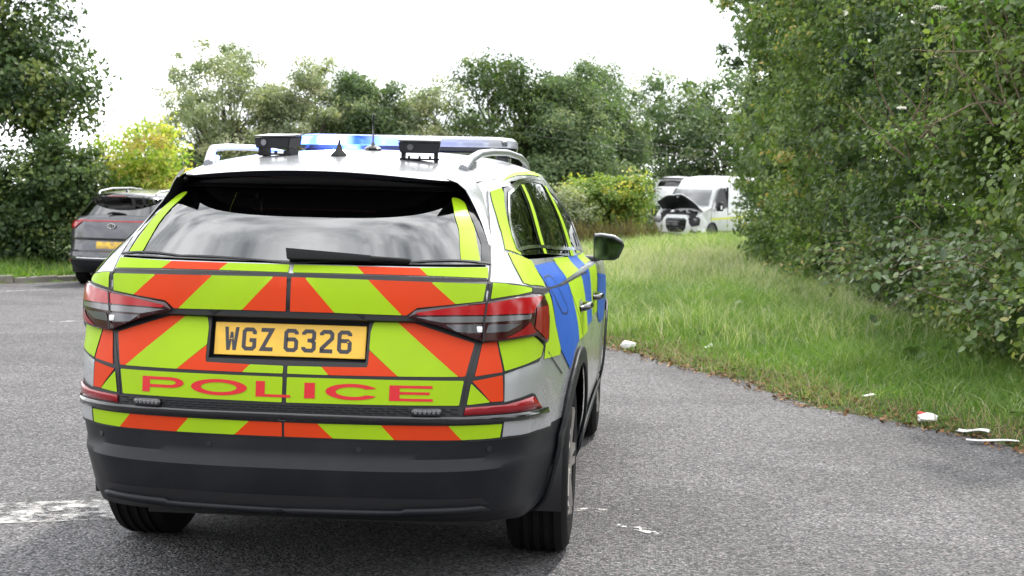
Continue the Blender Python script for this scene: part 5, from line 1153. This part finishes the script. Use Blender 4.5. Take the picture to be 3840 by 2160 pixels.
# ------------------------------------------------------------------ parked dark grey car on the left
def tr_pts(pts): return [Vector(p) for p in pts]
def simple_suv(name, label, cat, loc, rz, paint, K):
    """an SUV skinned from plan rings; K holds rings, stations and outlines"""
    car = empty(name, loc, rz); tag(car, label, cat)
    Vg, _ = ring_surface(K['rings'], K['st'], K['sag'], step=.04, nc=18, ns=60)
    S = Surf(Vg); n, m, _ = Vg.shape
    i = np.arange(n - 1)[:, None]; j = np.arange(m)[None, :]; j2 = (j + 1) % m
    F = np.stack([i * m + j, i * m + j2, (i + 1) * m + j2, (i + 1) * m + j], -1).reshape(-1, 4); VV = Vg.reshape(-1, 3); Cn = VV[F].mean(1)
    kill = np.zeros(len(F), bool)
    for ay in K['axles']: kill |= (np.abs(Cn[:, 0]) > .5) & ((Cn[:, 1] - ay) ** 2 + (Cn[:, 2] - K['wr']) ** 2 < (K['wr'] + .07) ** 2)
    blk = Cn[:, 2] < K['black_z']
    for nm, mk, mt in (('body', ~kill & ~blk, paint), ('bumper', ~kill & blk, MT['bumper'])):
        f = F[mk]; u, inv = np.unique(f.ravel(), return_inverse=True); link(nm, np_mesh(nm, VV[u], inv.reshape(-1, 4)), mt, car, True, 32)
    box('underbody', (0, 2.2, .36), (1.2, 3.7, .2), MT['seam'], car)
    for ay in K['axles']:
        for s in (1, -1):
            wheel(car, (s * (K['hw'] - .125), ay, K['wr']), K['wr'], .225, s)
            bm = bmesh.new(); r_ = []
            for k in range(19):
                a = -.25 + (math.pi + .5) * k / 18; rr = K['wr'] + .065; r_.append((bm.verts.new((s * .55, ay + rr * math.cos(a), K['wr'] + rr * math.sin(a))), bm.verts.new((s * (K['hw'] - .03), ay + rr * math.cos(a), K['wr'] + rr * math.sin(a)))))
            for a, b in zip(r_[:-1], r_[1:]): bm.faces.new((a[0], b[0], b[1], a[1]))
            bm.faces.new([q[0] for q in r_]); bm_obj('arch_liner', bm, MT['seam'], car)
            o_, i_ = [], []
            for k in range(19):
                a = -.3 + (math.pi + .6) * k / 18
                o_.append((s * K['hw'], ay + (K['wr'] + .11) * math.cos(a), K['wr'] + (K['wr'] + .11) * math.sin(a))); i_.append((s * K['hw'], ay + (K['wr'] + .045) * math.cos(a), K['wr'] + (K['wr'] + .045) * math.sin(a)))
            S.patch('wheel_arch_trim', o_ + i_[::-1], MT['bumper'], car, off=.006, grid=.06, thick=.01, nrm=(s, 0, 0))
    return car, S
KIA_PAINT = grime(mat('graphite_paint', (.060, .062, .072), .30, .6, coat=1), .2, 5)
KR = [RG(.24, .30, [.66, .80, .82, .80, .6], 4.35), RG(.30, .10, [.78, .86, .88, .87, .7], 4.42), RG(.36, .03, [.82, .88, .90, .89, .76], 4.46), RG(.47, -.01, [.85, .905, .915, .91, .80], 4.48, sharp=1), RG(.52, -.015, [.855, .91, .92, .915, .8], 4.48, sharp=1),
      RG(.60, .0, [.86, .915, .925, .92, .80], 4.48, sharp=1), RG(.63, .045, [.86, .915, .926, .92, .80], 4.47, sharp=1), RG(.79, .075, [.86, .913, .925, .92, .80], 4.44), RG(.82, .055, [.86, .912, .924, .92, .79], 4.43, sharp=1), RG(.97, .075, [.85, .90, .915, .91, .75], 4.3), RG(1.08, .10, [.82, .875, .89, .88, .7], 3.95),
      RG(1.13, .115, [.80, .855, .875, .86, .66], 3.7, sharp=1), RG(1.17, .145, [.775, .83, .85, .84, .64], 3.4, D=.45, sharp=1), RG(1.33, .30, [.70, .755, .77, .75, .6], 3.0, D=.42), RG(1.475, .44, [.635, .675, .69, .66, .56], 2.55, D=.36, k=.5, sharp=1), RG(1.53, .26, [.63, .66, .672, .65, .55], 2.5, D=.5, k=.7, dx=.03, sharp=1),
      RG(1.565, .235, [.60, .63, .64, .62, .52], 2.48, D=.52, k=.8, dx=.045, sharp=1), RG(1.59, .25, [.52, .54, .55, .53, .46], 2.45, D=.5, k=.9, dx=.03), RG(1.615, .28, [.35, .36, .37, .36, .3], 2.42, D=.34, k=1, dx=.015), RG(1.625, .30, [.16, .16, .16, .16, .14], 2.4, D=.2, k=1, dx=.003), RG(1.627, .32, [0, 0, 0, 0, 0], 2.38, D=.1, k=1)]
K1 = dict(rings=KR, st=[.45, 1.2, 2.4, 3.4, 4.1], sag=lambda y: -.09 * (np.maximum(1.7 - y, 0) / 1.5) ** 2, axles=[.88, 3.55], wr=.345, black_z=.47, hw=.918)
kia_loc = (-7.42, 17.35); kz = float(gz(*kia_loc)) - .05
kia, KS = simple_suv('parked_car', 'dark grey SUV parked on the left, half hidden by the police car', 'car', (kia_loc[0], kia_loc[1], kz), R(-5), KIA_PAINT, K1)
bk = (0, -1, .05)
def symz(h): h = [Vector(p) for p in h]; return h + [Vector((-p.x, p.y, p.z)) for p in reversed(h)]
KS.patch('rear_window', symz([(.30, .2, 1.178), (.60, .24, 1.185), (.665, .3, 1.20), (.66, .32, 1.24), (.60, .40, 1.36), (.53, .5, 1.46), (.3, .45, 1.468)]), glass_mat('kia_glass', (.03, .03, .035), 2.2), kia, off=.004, nrm=(0, -.7, .7))
KS.patch('tailgate_gap', symz([(.3, .05, .832), (.66, .12, .838), (.66, .12, .826), (.3, .05, .820)]), MT['seam'], kia, off=.003, nrm=bk)
KS.patch('light_strip', symz([(.3, .09, 1.112), (.62, .14, 1.118), (.62, .14, 1.094), (.3, .09, 1.092)]), MT['lens_red_lit'], kia, off=.006, nrm=bk)
for s in (1, -1):
    f_ = (lambda p: [Vector(q) for q in p]) if s > 0 else mir
    t = KS.patch('tail_light', f_([(.585, .13, 1.10), (.70, .19, 1.118), (.80, .3, 1.118), (.835, .40, 1.08), (.838, .40, .985), (.78, .26, .968), (.70, .18, .978), (.645, .15, 1.04)]), MT['lens_red'], kia, off=.005, thick=.008)
    KS.patch('lens', f_([(.66, .16, 1.04), (.80, .29, 1.05), (.80, .29, 1.025), (.68, .17, 1.015)]), MT['lens_red_lit'], t, off=.016)
    KS.patch('fog_light', f_([(.70, .16, .565), (.84, .33, .575), (.84, .33, .525), (.70, .16, .525)]), MT['lens_clear'], kia, off=.004, thick=.006)
    KS.patch('reflector', f_([(.72, .17, .478), (.84, .33, .482), (.84, .33, .445), (.74, .18, .445)]), MT['lens_red'], kia, off=.004, thick=.006)
    KS.patch('side_window', f_([(.66, .7, 1.42), (.67, 1.4, 1.48), (.68, 2.3, 1.46), (.80, 2.9, 1.18), (.82, 1.4, 1.19), (.76, .62, 1.24)]), glass_mat('kia_side_glass', (.02, .02, .02), 1.7), kia, off=.004, nrm=(s, 0, .2), grid=.08)
    tube('roof_rail', [(s * .50, .62, 1.535), (s * .52, .72, 1.58), (s * .55, 1.2, 1.625), (s * .56, 1.9, 1.635), (s * .55, 2.3, 1.615), (s * .54, 2.45, 1.58)], .016, MT['silver'], kia, 8)
KS.patch('bumper_trim', symz([(.3, -.01, .512), (.62, .08, .512), (.62, .08, .496), (.3, -.01, .496)]), MT['chrome'], kia, off=.006, thick=.008, nrm=bk)
# badge, lettering, plate
bm = bmesh.new(); bmesh.ops.create_circle(bm, cap_ends=True, segments=32, radius=1, matrix=Matrix.Translation((0, .058, 1.025)) @ Matrix.Rotation(R(90), 4, 'X') @ Matrix.Diagonal((.068, .036, 1, 1)))
bd = bm_obj('badge', bm, MT['black_gloss'], kia)
bm = bmesh.new(); pts = [(.068 * math.cos(2 * math.pi * k / 32), .056, 1.025 + .036 * math.sin(2 * math.pi * k / 32)) for k in range(33)]; tube_bm(bm, pts, .0045, 6, False); bm_obj('badge_ring', bm, MT['chrome'], bd, True)
for k, gl in enumerate(([[(0, 0), (0, 36)], [(22, 36), (4, 17)], [(8, 21), (24, 0)]], [[(0, 0), (0, 36)]], [[(2, 0), (14, 34)], [(14.5, 34), (27, 0)], [(8, 11), (21, 11)]])):
    strokes('badge_letter', [[(p[0] + (-46, -10, 10)[k], p[1] - 18) for p in q] for q in gl], 7.5, MT['chrome'], bd, lambda u, v: Vector((u / 1000, .054, 1.025 + v / 1000)))
for k in range(8): box('name_letter', (-.615 + k * .027, .098 + .010 * (7 - k) / 2, .885 + .002 * (k % 2)), (.016, .004, .018 if k % 3 else .026), MT['chrome'], kia, rot=Matrix.Rotation(R(-14), 3, 'Z'))
pk = mat('obscured_plate', (.6, .4, .05), .5); b_ = pk.node_tree.nodes['Principled BSDF']; t_ = nd(pk, 'ShaderNodeTexCoord'); v_ = nd(pk, 'ShaderNodeTexVoronoi', distance='CHEBYCHEV'); v_.inputs['Scale'].default_value = 14; v_.inputs['Randomness'].default_value = .5; lk(pk, t_.outputs['Object'], v_.inputs['Vector'])
s_ = nd(pk, 'ShaderNodeSeparateColor'); lk(pk, v_.outputs['Color'], s_.inputs[0]); r_ = ramp(pk, s_.outputs[0], [(.2, (.40, .27, .09)), (.5, (.62, .40, .05)), (.8, (.72, .47, .04))]); lk(pk, r_.outputs[0], b_.inputs['Base Color'])
box('number_plate', (0, .060, .715), (.52, .006, .112), pk, kia, rot=Matrix.Rotation(R(-8), 3, 'X'), bev=.002)
w_ = KS.near(Vector((0, .22, 1.215)))[0]
tube('rear_wiper', [(-.11, .15, 1.218), (-.03, .17, 1.235), (.06, .175, 1.232), (.20, .18, 1.222)], [.010, .018, .014, .006], MT['black_rubber'], kia, 8)
bm = bmesh.new(); rs = [[bm.verts.new((dx * q, .62 + dy, 1.556 + h)) for dx, dy in ((0, -.05), (.03, 0), (0, .08), (-.03, 0))] for h, q, in ((0, 1), (.03, .5))]; tp = bm.verts.new((0, .60, 1.63))
for i in range(4): bm.faces.new((rs[0][i], rs[0][(i + 1) % 4], rs[1][(i + 1) % 4], rs[1][i])); bm.faces.new((rs[1][i], rs[1][(i + 1) % 4], tp))
bm_obj('shark_fin_antenna', bm, MT['black_gloss'], kia)
KS.patch('brake_light_strip', [(-.15, .27, 1.505), (.15, .27, 1.505), (.15, .27, 1.495), (-.15, .27, 1.495)], MT['lens_red'], kia, off=.004, nrm=bk)

# ------------------------------------------------------------------ white SUV on a recovery truck, behind the van
def build_recovery():
    z = float(gz(.8, 58)) - .05
    tk = empty('recovery_truck', (1.75, 55.2, z), R(-12)); tag(tk, 'flatbed recovery truck mostly hidden behind the crashed van', 'truck')
    box('deck', (0, 3.0, .95), (2.3, 6.4, .12), mat('deck_grey', (.35, .36, .37), .5, .5), tk, bev=.02)
    box('chassis', (0, 3.4, .72), (.9, 6.6, .3), MT['dark_metal'], tk)
    box('rear_beam', (0, -.25, .55), (2.4, .12, .14), mat('beam_grey', (.5, .5, .5), .5, .4), tk, bev=.01)
    for s in (-1, 1):
        wheel(tk, (s * .95, 1.4, .42), .42, .24, s, name='wheel', groove=False); box('rear_lamp', (s * 1.16, -.33, .68), (.14, .06, .12), MT['lens_red_lit'], tk, bev=.02)
    box('cab', (0, 7.2, 1.55), (2.1, 1.6, 1.9), MT['white_paint'], tk, bev=.12)
    wheel(tk, (-.95, 7.2, .42), .42, .24, -1, groove=False); wheel(tk, (.95, 7.2, .42), .42, .24, 1, groove=False)
    return tk
build_recovery()
WS_ = [dict(r) for r in KR]
for r in WS_:
    r['z'] = r['z'] * 1.10; r['w'] = [w * 1.04 for w in r['w']]
    if r['z'] > 1.27: r['yr'] = r['yr'] * .6 + .05; r['w'] = [w * 1.06 for w in r['w']]
K2 = dict(rings=WS_, st=[.45, 1.2, 2.4, 3.4, 4.1], sag=lambda y: -.05 * (np.maximum(1.7 - y, 0) / 1.5) ** 2, axles=[.88, 3.65], wr=.37, black_z=.5, hw=.955)
wz = float(gz(.8, 58)) - .05 + 1.01
suv, S2 = simple_suv('white_suv', 'white SUV with dark rear window standing behind the crashed van', 'car', (1.92, 55.4, wz - .02), R(-12), MT['white_paint'], K2)
S2.patch('rear_window', symz([(.3, .2, 1.31), (.70, .28, 1.33), (.66, .3, 1.46), (.60, .34, 1.56), (.3, .3, 1.57)]), glass_mat('suv_glass', (.03, .03, .035), 1.8), suv, off=.005, nrm=(0, -.9, .4))
S2.patch('spoiler_edge', symz([(.3, .2, 1.70), (.62, .3, 1.68), (.66, .35, 1.63), (.3, .2, 1.66)]), MT['black_gloss'], suv, off=.008, thick=.01, nrm=bk)
for f_ in (lambda p: [Vector(q) for q in p], mir):
    S2.patch('tail_light', f_([(.74, .2, 1.17), (.86, .36, 1.17), (.86, .36, 1.05), (.74, .2, 1.05)]), MT['lens_red'], suv, off=.006, thick=.01)
    S2.patch('trim_bar', f_([(.45, .12, 1.245), (.84, .3, 1.245), (.84, .3, 1.215), (.45, .12, 1.215)]), MT['black_gloss'], suv, off=.006)
# ------------------------------------------------------------------ crashed white van, front towards the camera
def build_van():
    vz = float(gz(2.0, 49.5)) - .02
    van = empty('crashed_van', (2.05, 49.6, vz), R(-28)); tag(van, 'crashed white van with its bonnet sprung open and a yellow side stripe', 'van')
    W = grime(mat('van_white', (.62, .63, .64), .35, 0, .5, coat=.4), .2, 4); hx = 1.02
    # body: stations along y (front 0 -> back 5.5); each section a half profile (x, z)
    def sec(y, zt, wt, zb=.38):
        return [(0, zb), (hx * .93, zb), (hx, zb + .15), (hx, 1.10), (hx * .985, 1.35), (wt + .09, min(zt - .45, 2.0)), (wt + .03, zt - .18), (wt - .06, zt - .05), (wt * .6, zt), (0, zt + .01)], y
    st = [sec(.95, 1.42, .92), sec(1.05, 1.60, .86), sec(1.45, 2.12, .80), sec(1.62, 2.32, .80), sec(1.9, 2.50, .82), sec(2.3, 2.60, .84), sec(3.0, 2.65, .86), sec(5.6, 2.65, .86)]
    bm = bmesh.new(); rows = []
    for p, y in st:
        full = [(x, z) for x, z in p] + [(-x, z) for x, z in p[-2:0:-1]]
        rows.append([bm.verts.new((x, y, z)) for x, z in full])
    for a, b in zip(rows[:-1], rows[1:]):
        for i in range(len(a)): bm.faces.new((a[i], a[(i + 1) % len(a)], b[(i + 1) % len(b)], b[i]))
    bm.faces.new(rows[-1]); bm.faces.new(rows[0][::-1])
    bmesh.ops.recalc_face_normals(bm, faces=bm.faces)
    o = bm_obj('body', bm, W, van, True, 38)
    # windscreen: bright crazed sheet on the sloping front
    gm = glass_mat('crazed_windscreen', (.30, .32, .33), 2.3, .12)
    bm = bmesh.new(); q = [(-.86, 1.00, 1.46), (.86, 1.00, 1.46), (.80, 1.44, 2.08), (-.80, 1.44, 2.08)]
    bm.faces.new([bm.verts.new((x, y - .035, z + .02)) for x, y, z in q]); bmesh.ops.subdivide_edges(bm, edges=bm.edges[:], cuts=5, use_grid_fill=True)
    for v in bm.verts: v.co.y -= .10 * (1 - (v.co.x / .86) ** 2) + random.uniform(-.012, .012)
    bm_obj('windscreen', bm, gm, van, True)
    # wings and front end
    for s in (1, -1):
        bm = bmesh.new()
        prof = [(.95, 1.42), (.60, 1.34), (.28, 1.22), (.12, 1.08), (.10, .60), (.16, .42), (.36, .42)] + [(1.0 - .44 * math.cos(a), .40 + .44 * math.sin(a)) for a in np.linspace(.25, 1.65, 7)] + [(.98, .86)]
        A = [bm.verts.new((s * (hx - (.10 if y < .3 else .02)), y, z)) for y, z in prof]; B = [bm.verts.new((s * .74, y + (.04 if y < .3 else 0), z)) for y, z in prof]
        bm.faces.new(A); bm.faces.new(B[::-1])
        for i in range(len(A)): bm.faces.new((A[i], A[(i + 1) % len(A)], B[(i + 1) % len(B)], B[i]))
        bmesh.ops.recalc_face_normals(bm, faces=bm.faces); bmesh.ops.triangulate(bm, faces=[f for f in bm.faces if len(f.verts) > 4])
        bm_obj('front_wing', bm, W, van, False)
    # engine bay
    box('engine_bay', (0, .62, .82), (1.52, .9, .74), MT['seam'], van)
    for k in range(9): box('engine_part', (random.uniform(-.62, .62), random.uniform(.12, .5), 1.20 + random.uniform(0, .10)), (random.uniform(.1, .34), random.uniform(.08, .2), random.uniform(.04, .14)), random.choice([MT['dark_metal'], MT['seam'], MT['white_paint'], MT['bumper']]), van, rot=Matrix.Rotation(random.uniform(-.5, .5), 3, 'Y'), bev=.01)
    prism('cowl', [(-.80, 1.16), (.80, 1.16), (.70, 1.28), (.3, 1.36), (-.3, 1.36), (-.72, 1.28)], 'y', .80, .95, W, van, .01)
    # nose panel with the grille
    nose = prism('bumper', [(-.96, .50), (-.90, .40), (.80, .40), (.93, .55), (.90, .80), (.60, .80), (.50, 1.02), (.42, 1.12), (-.40, 1.13), (-.52, 1.02), (-.62, .86), (-.94, .86)], 'y', -.02, .22, W, van, .03)
    box('bumper_valance', (-.05, .03, .36), (1.75, .2, .14), MT['bumper'], van, rot=Matrix.Rotation(R(3), 3, 'Y'), bev=.04)
    gr = prism('grille', [(-.44, .92), (-.36, 1.00), (.36, 1.00), (.44, .92), (.40, .62), (.28, .46), (-.28, .46), (-.40, .62)], 'y', -.05, .0, MT['black_gloss'], nose, .01)
    for k, z in enumerate((.92, .82, .72, .62, .53)): box('grille_bar', (0, -.062, z), (.80 - .06 * k, .03, .035), MT['dark_metal'], nose, bev=.01)
    bm = bmesh.new(); bmesh.ops.create_circle(bm, cap_ends=True, segments=24, radius=1, matrix=Matrix.Translation((0, -.085, .77)) @ Matrix.Rotation(R(90), 4, 'X') @ Matrix.Diagonal((.13, .055, 1, 1))); bm_obj('badge', bm, MT['lens_grey'], nose)
    prism('headlight_hole', [(.52, 1.02), (.56, .80), (.66, .68), (.96, .74), (1.0, .98), (.90, 1.06)], 'y', -.04, .03, MT['seam'], van)
    prism('broken_headlight', [(.76, 1.00), (.92, .98), (.94, .84), (.78, .82)], 'y', -.07, -.02, MT['lens_grey'], van, .01)
    prism('headlight', [(-.60, 1.00), (-.94, 1.04), (-.98, .84), (-.66, .80)], 'y', -.05, .03, MT['lens_clear'], van, .01)
    for k in range(7): box('bumper_fragment', (.62 + .06 * k + random.uniform(-.05, .05), -.05 + random.uniform(-.08, .05), .52 - .02 * k + random.uniform(-.06, .08)), (random.uniform(.1, .24), .04, random.uniform(.04, .12)), random.choice([MT['bumper'], MT['seam'], MT['lens_clear']]), van, rot=Matrix.Rotation(random.uniform(-.8, .8), 3, 'Y'), bev=.01)
    # sprung bonnet: a buckled curved sheet, dark underneath
    bm = bmesh.new(); nu, nv = 16, 7; G = []
    for i in range(nu):
        u = -1 + 2 * i / (nu - 1); row = []
        for j in range(nv):
            t = j / (nv - 1)       # 0 hinge, 1 front edge
            yb = .82 - .80 * t + .10 * abs(u) * t; arch = .43 * (1 - abs(u) ** 2.3) * t
            zz = (1.40 - .24 * u * u) * (1 - t) + (1.91 - .27 * abs(u) ** 2.2 - .30 * max(u, 0) ** 2) * t + .02 * math.sin(u * 9) * t
            row.append(bm.verts.new((u * (.92 + .02 * t), yb, zz)))
        G.append(row)
    for i in range(nu - 1):
        for j in range(nv - 1): bm.faces.new((G[i][j], G[i + 1][j], G[i + 1][j + 1], G[i][j + 1]))
    bo = bm_obj('bonnet', bm, W, van, True); md = bo.modifiers.new('solid', 'SOLIDIFY'); md.thickness = .025; md.offset = 1
    lin = bo.copy(); lin.data = bo.data.copy(); lin.name = 'bonnet_lining'; COL.objects.link(lin); lin.parent = bo; lin.modifiers.clear(); lin.data.materials.clear(); lin.data.materials.append(MT['seam'])
    for v in lin.data.vertices: v.co.z -= .045; v.co.x *= .965; v.co.y += .012
    box('bonnet_latch', (0, .08, 1.80), (.10, .04, .07), MT['lens_grey'], bo)
    for s in (1, -1):
        # door window, mirror, stripe, mouldings
        bm = bmesh.new(); q = [(1.18, 1.40), (1.62, 2.08), (1.78, 2.16), (2.28, 2.16), (2.30, 1.42), (1.9, 1.36), (1.3, 1.34)]
        P = round_poly([Vector((s * (1.012 if z < 1.5 else 1.012 - (z - 1.5) * .135), y, z)) for y, z in q], .06)
        bm.faces.new([bm.verts.new(p + Vector((s * .012, 0, 0))) for p in P]); bm_obj('door_window', bm, mat('van_door_glass', (.010, .012, .013), .2, 0, .12), van)
        prism('mirror', [(s * 1.05, 1.28), (s * 1.30, 1.28), (s * 1.32, 1.62), (s * 1.12, 1.64)], 'y', 1.22, 1.36, MT['bumper'] if s > 0 else W, van, .03)
        box('mirror_lamp', (s * 1.29, 1.20, 1.42), (.05, .02, .14), MT['white_lamp'], van)
        prism('side_stripe', [(.86, .93), (5.5, 1.06), (5.5, 1.12), (.86, 1.01)], 'x', s * 1.021, s * 1.026, mat('stripe_yellow', (.62, .66, .02), .4), van)
        prism('side_moulding', [(1.5, .40), (5.5, .40), (5.5, .56), (1.5, .52)], 'x', s * 1.02, s * 1.035, MT['bumper'], van, .004)
        prism('door_gap', [(2.34, .55), (2.355, .55), (2.355, 2.2), (2.34, 2.2)], 'x', s * .93, s * 1.024, MT['seam'], van)
        for ay in (1.0, 4.5): wheel(van, (s * .90, ay, .345), .345, .22, s, rim_mat=mat('rusty_rim', (.10, .06, .045), .6, .3), groove=False)
        bm = bmesh.new(); pts = [(s * 1.028, 1.0 + .46 * math.cos(a), .38 + .46 * math.sin(a)) for a in np.linspace(-.1, math.pi + .1, 17)]; tube_bm(bm, pts, .035, 6); bm_obj('wheel_arch_trim', bm, MT['bumper'], van, True)
        prism('wheel_opening', [(1.0 + .44 * math.cos(a), .38 + .44 * math.sin(a)) for a in np.linspace(-.1, math.pi + .1, 17)], 'x', s * 1.0, s * 1.022, MT['seam'], van)
    return van
build_van()
# ------------------------------------------------------------------ overhead cables, litter
def cable(label, a, b, sag, r=.007):
    bm = bmesh.new(); A, B = Vector(a), Vector(b); pts = []
    for k in range(25):
        t = k / 24; p = A.lerp(B, t); p.z -= sag * 4 * t * (1 - t); pts.append(p)
    tube_bm(bm, pts, r, 5, False); o = bm_obj('overhead_cable', bm, MT['dark_metal'], None, True); tag(o, label, 'cable', 'overhead cables')
cable('upper overhead cable crossing in front of the far trees', (-30, 38, 7.2), (26, 50, .9), .5)
cable('lower overhead cable crossing in front of the far trees', (-30, 38, 7.0), (26, 50, .55), .5)
paper = grime(mat('white_litter', (.74, .74, .73), .6), .35, 30, (.3, .27, .22), .05)
def crumple(name, label, cat, p, s, rng, mt=paper, seg=2, rz=0):
    bm = bmesh.new(); bmesh.ops.create_icosphere(bm, subdivisions=seg, radius=1)
    for v in bm.verts: v.co *= rng.uniform(.72, 1.12)
    bmesh.ops.transform(bm, matrix=Matrix.Rotation(rz, 4, 'Z') @ Matrix.Diagonal((*s, 1)), verts=bm.verts[:])
    o = bm_obj(name, bm, mt); o.location = (p[0], p[1], max(float(gz(*p)), float(ground_z(*p))) + s[2] * .75); tag(o, label, cat); return o
def sheet(name, label, cat, p, w, l, rz, bend, mt=paper):
    bm = bmesh.new(); bmesh.ops.create_grid(bm, x_segments=8, y_segments=4, size=.5)
    for v in bm.verts: v.co = Vector((v.co.x * l, v.co.y * w * (1 - .5 * abs(v.co.x)), bend * (math.sin(v.co.x * 5) * .5 + v.co.y ** 2 * 2) + .012))
    bmesh.ops.solidify(bm, geom=bm.faces[:], thickness=.003)
    o = bm_obj(name, bm, mt, None, True, 50); o.location = (p[0], p[1], max(float(gz(*p)), float(ground_z(*p))) + .012); o.rotation_euler.z = rz; tag(o, label, cat); return o
g4 = random.Random(3)
crumple('crumpled_cup', 'white crumpled cup at the road edge beside the police car front wheel', 'litter', (1.00, 8.80), (.075, .05, .045), g4)
bag = crumple('litter_bag', 'small white bag with a red top at the road edge', 'litter', (2.99, 4.70), (.075, .055, .034), g4)
bm = bmesh.new(); bmesh.ops.create_icosphere(bm, subdivisions=1, radius=.022, matrix=Matrix.Translation((-.035, .03, .028)) @ Matrix.Diagonal((1.4, .8, .5, 1))); bm_obj('red_top', bm, mat('red_print', (.55, .03, .03), .5), bag)
sheet('paper_scrap', 'flat white paper scrap near the lower right road edge', 'litter', (3.19, 4.30), .10, .19, R(-28), .02)
sheet('plastic_strip', 'long thin white plastic strip on the asphalt at the lower right', 'litter', (3.24, 4.00), .05, .30, R(-6), .012)
sheet('paper_scrap', 'tiny white scrap in the dry grass at the road edge', 'litter', (2.72, 5.35), .05, .10, R(20), .01)
sheet('paper_scrap', 'small white scrap lying in the grass beside the front wheel', 'litter', (1.75, 8.35), .06, .10, R(40), .03)
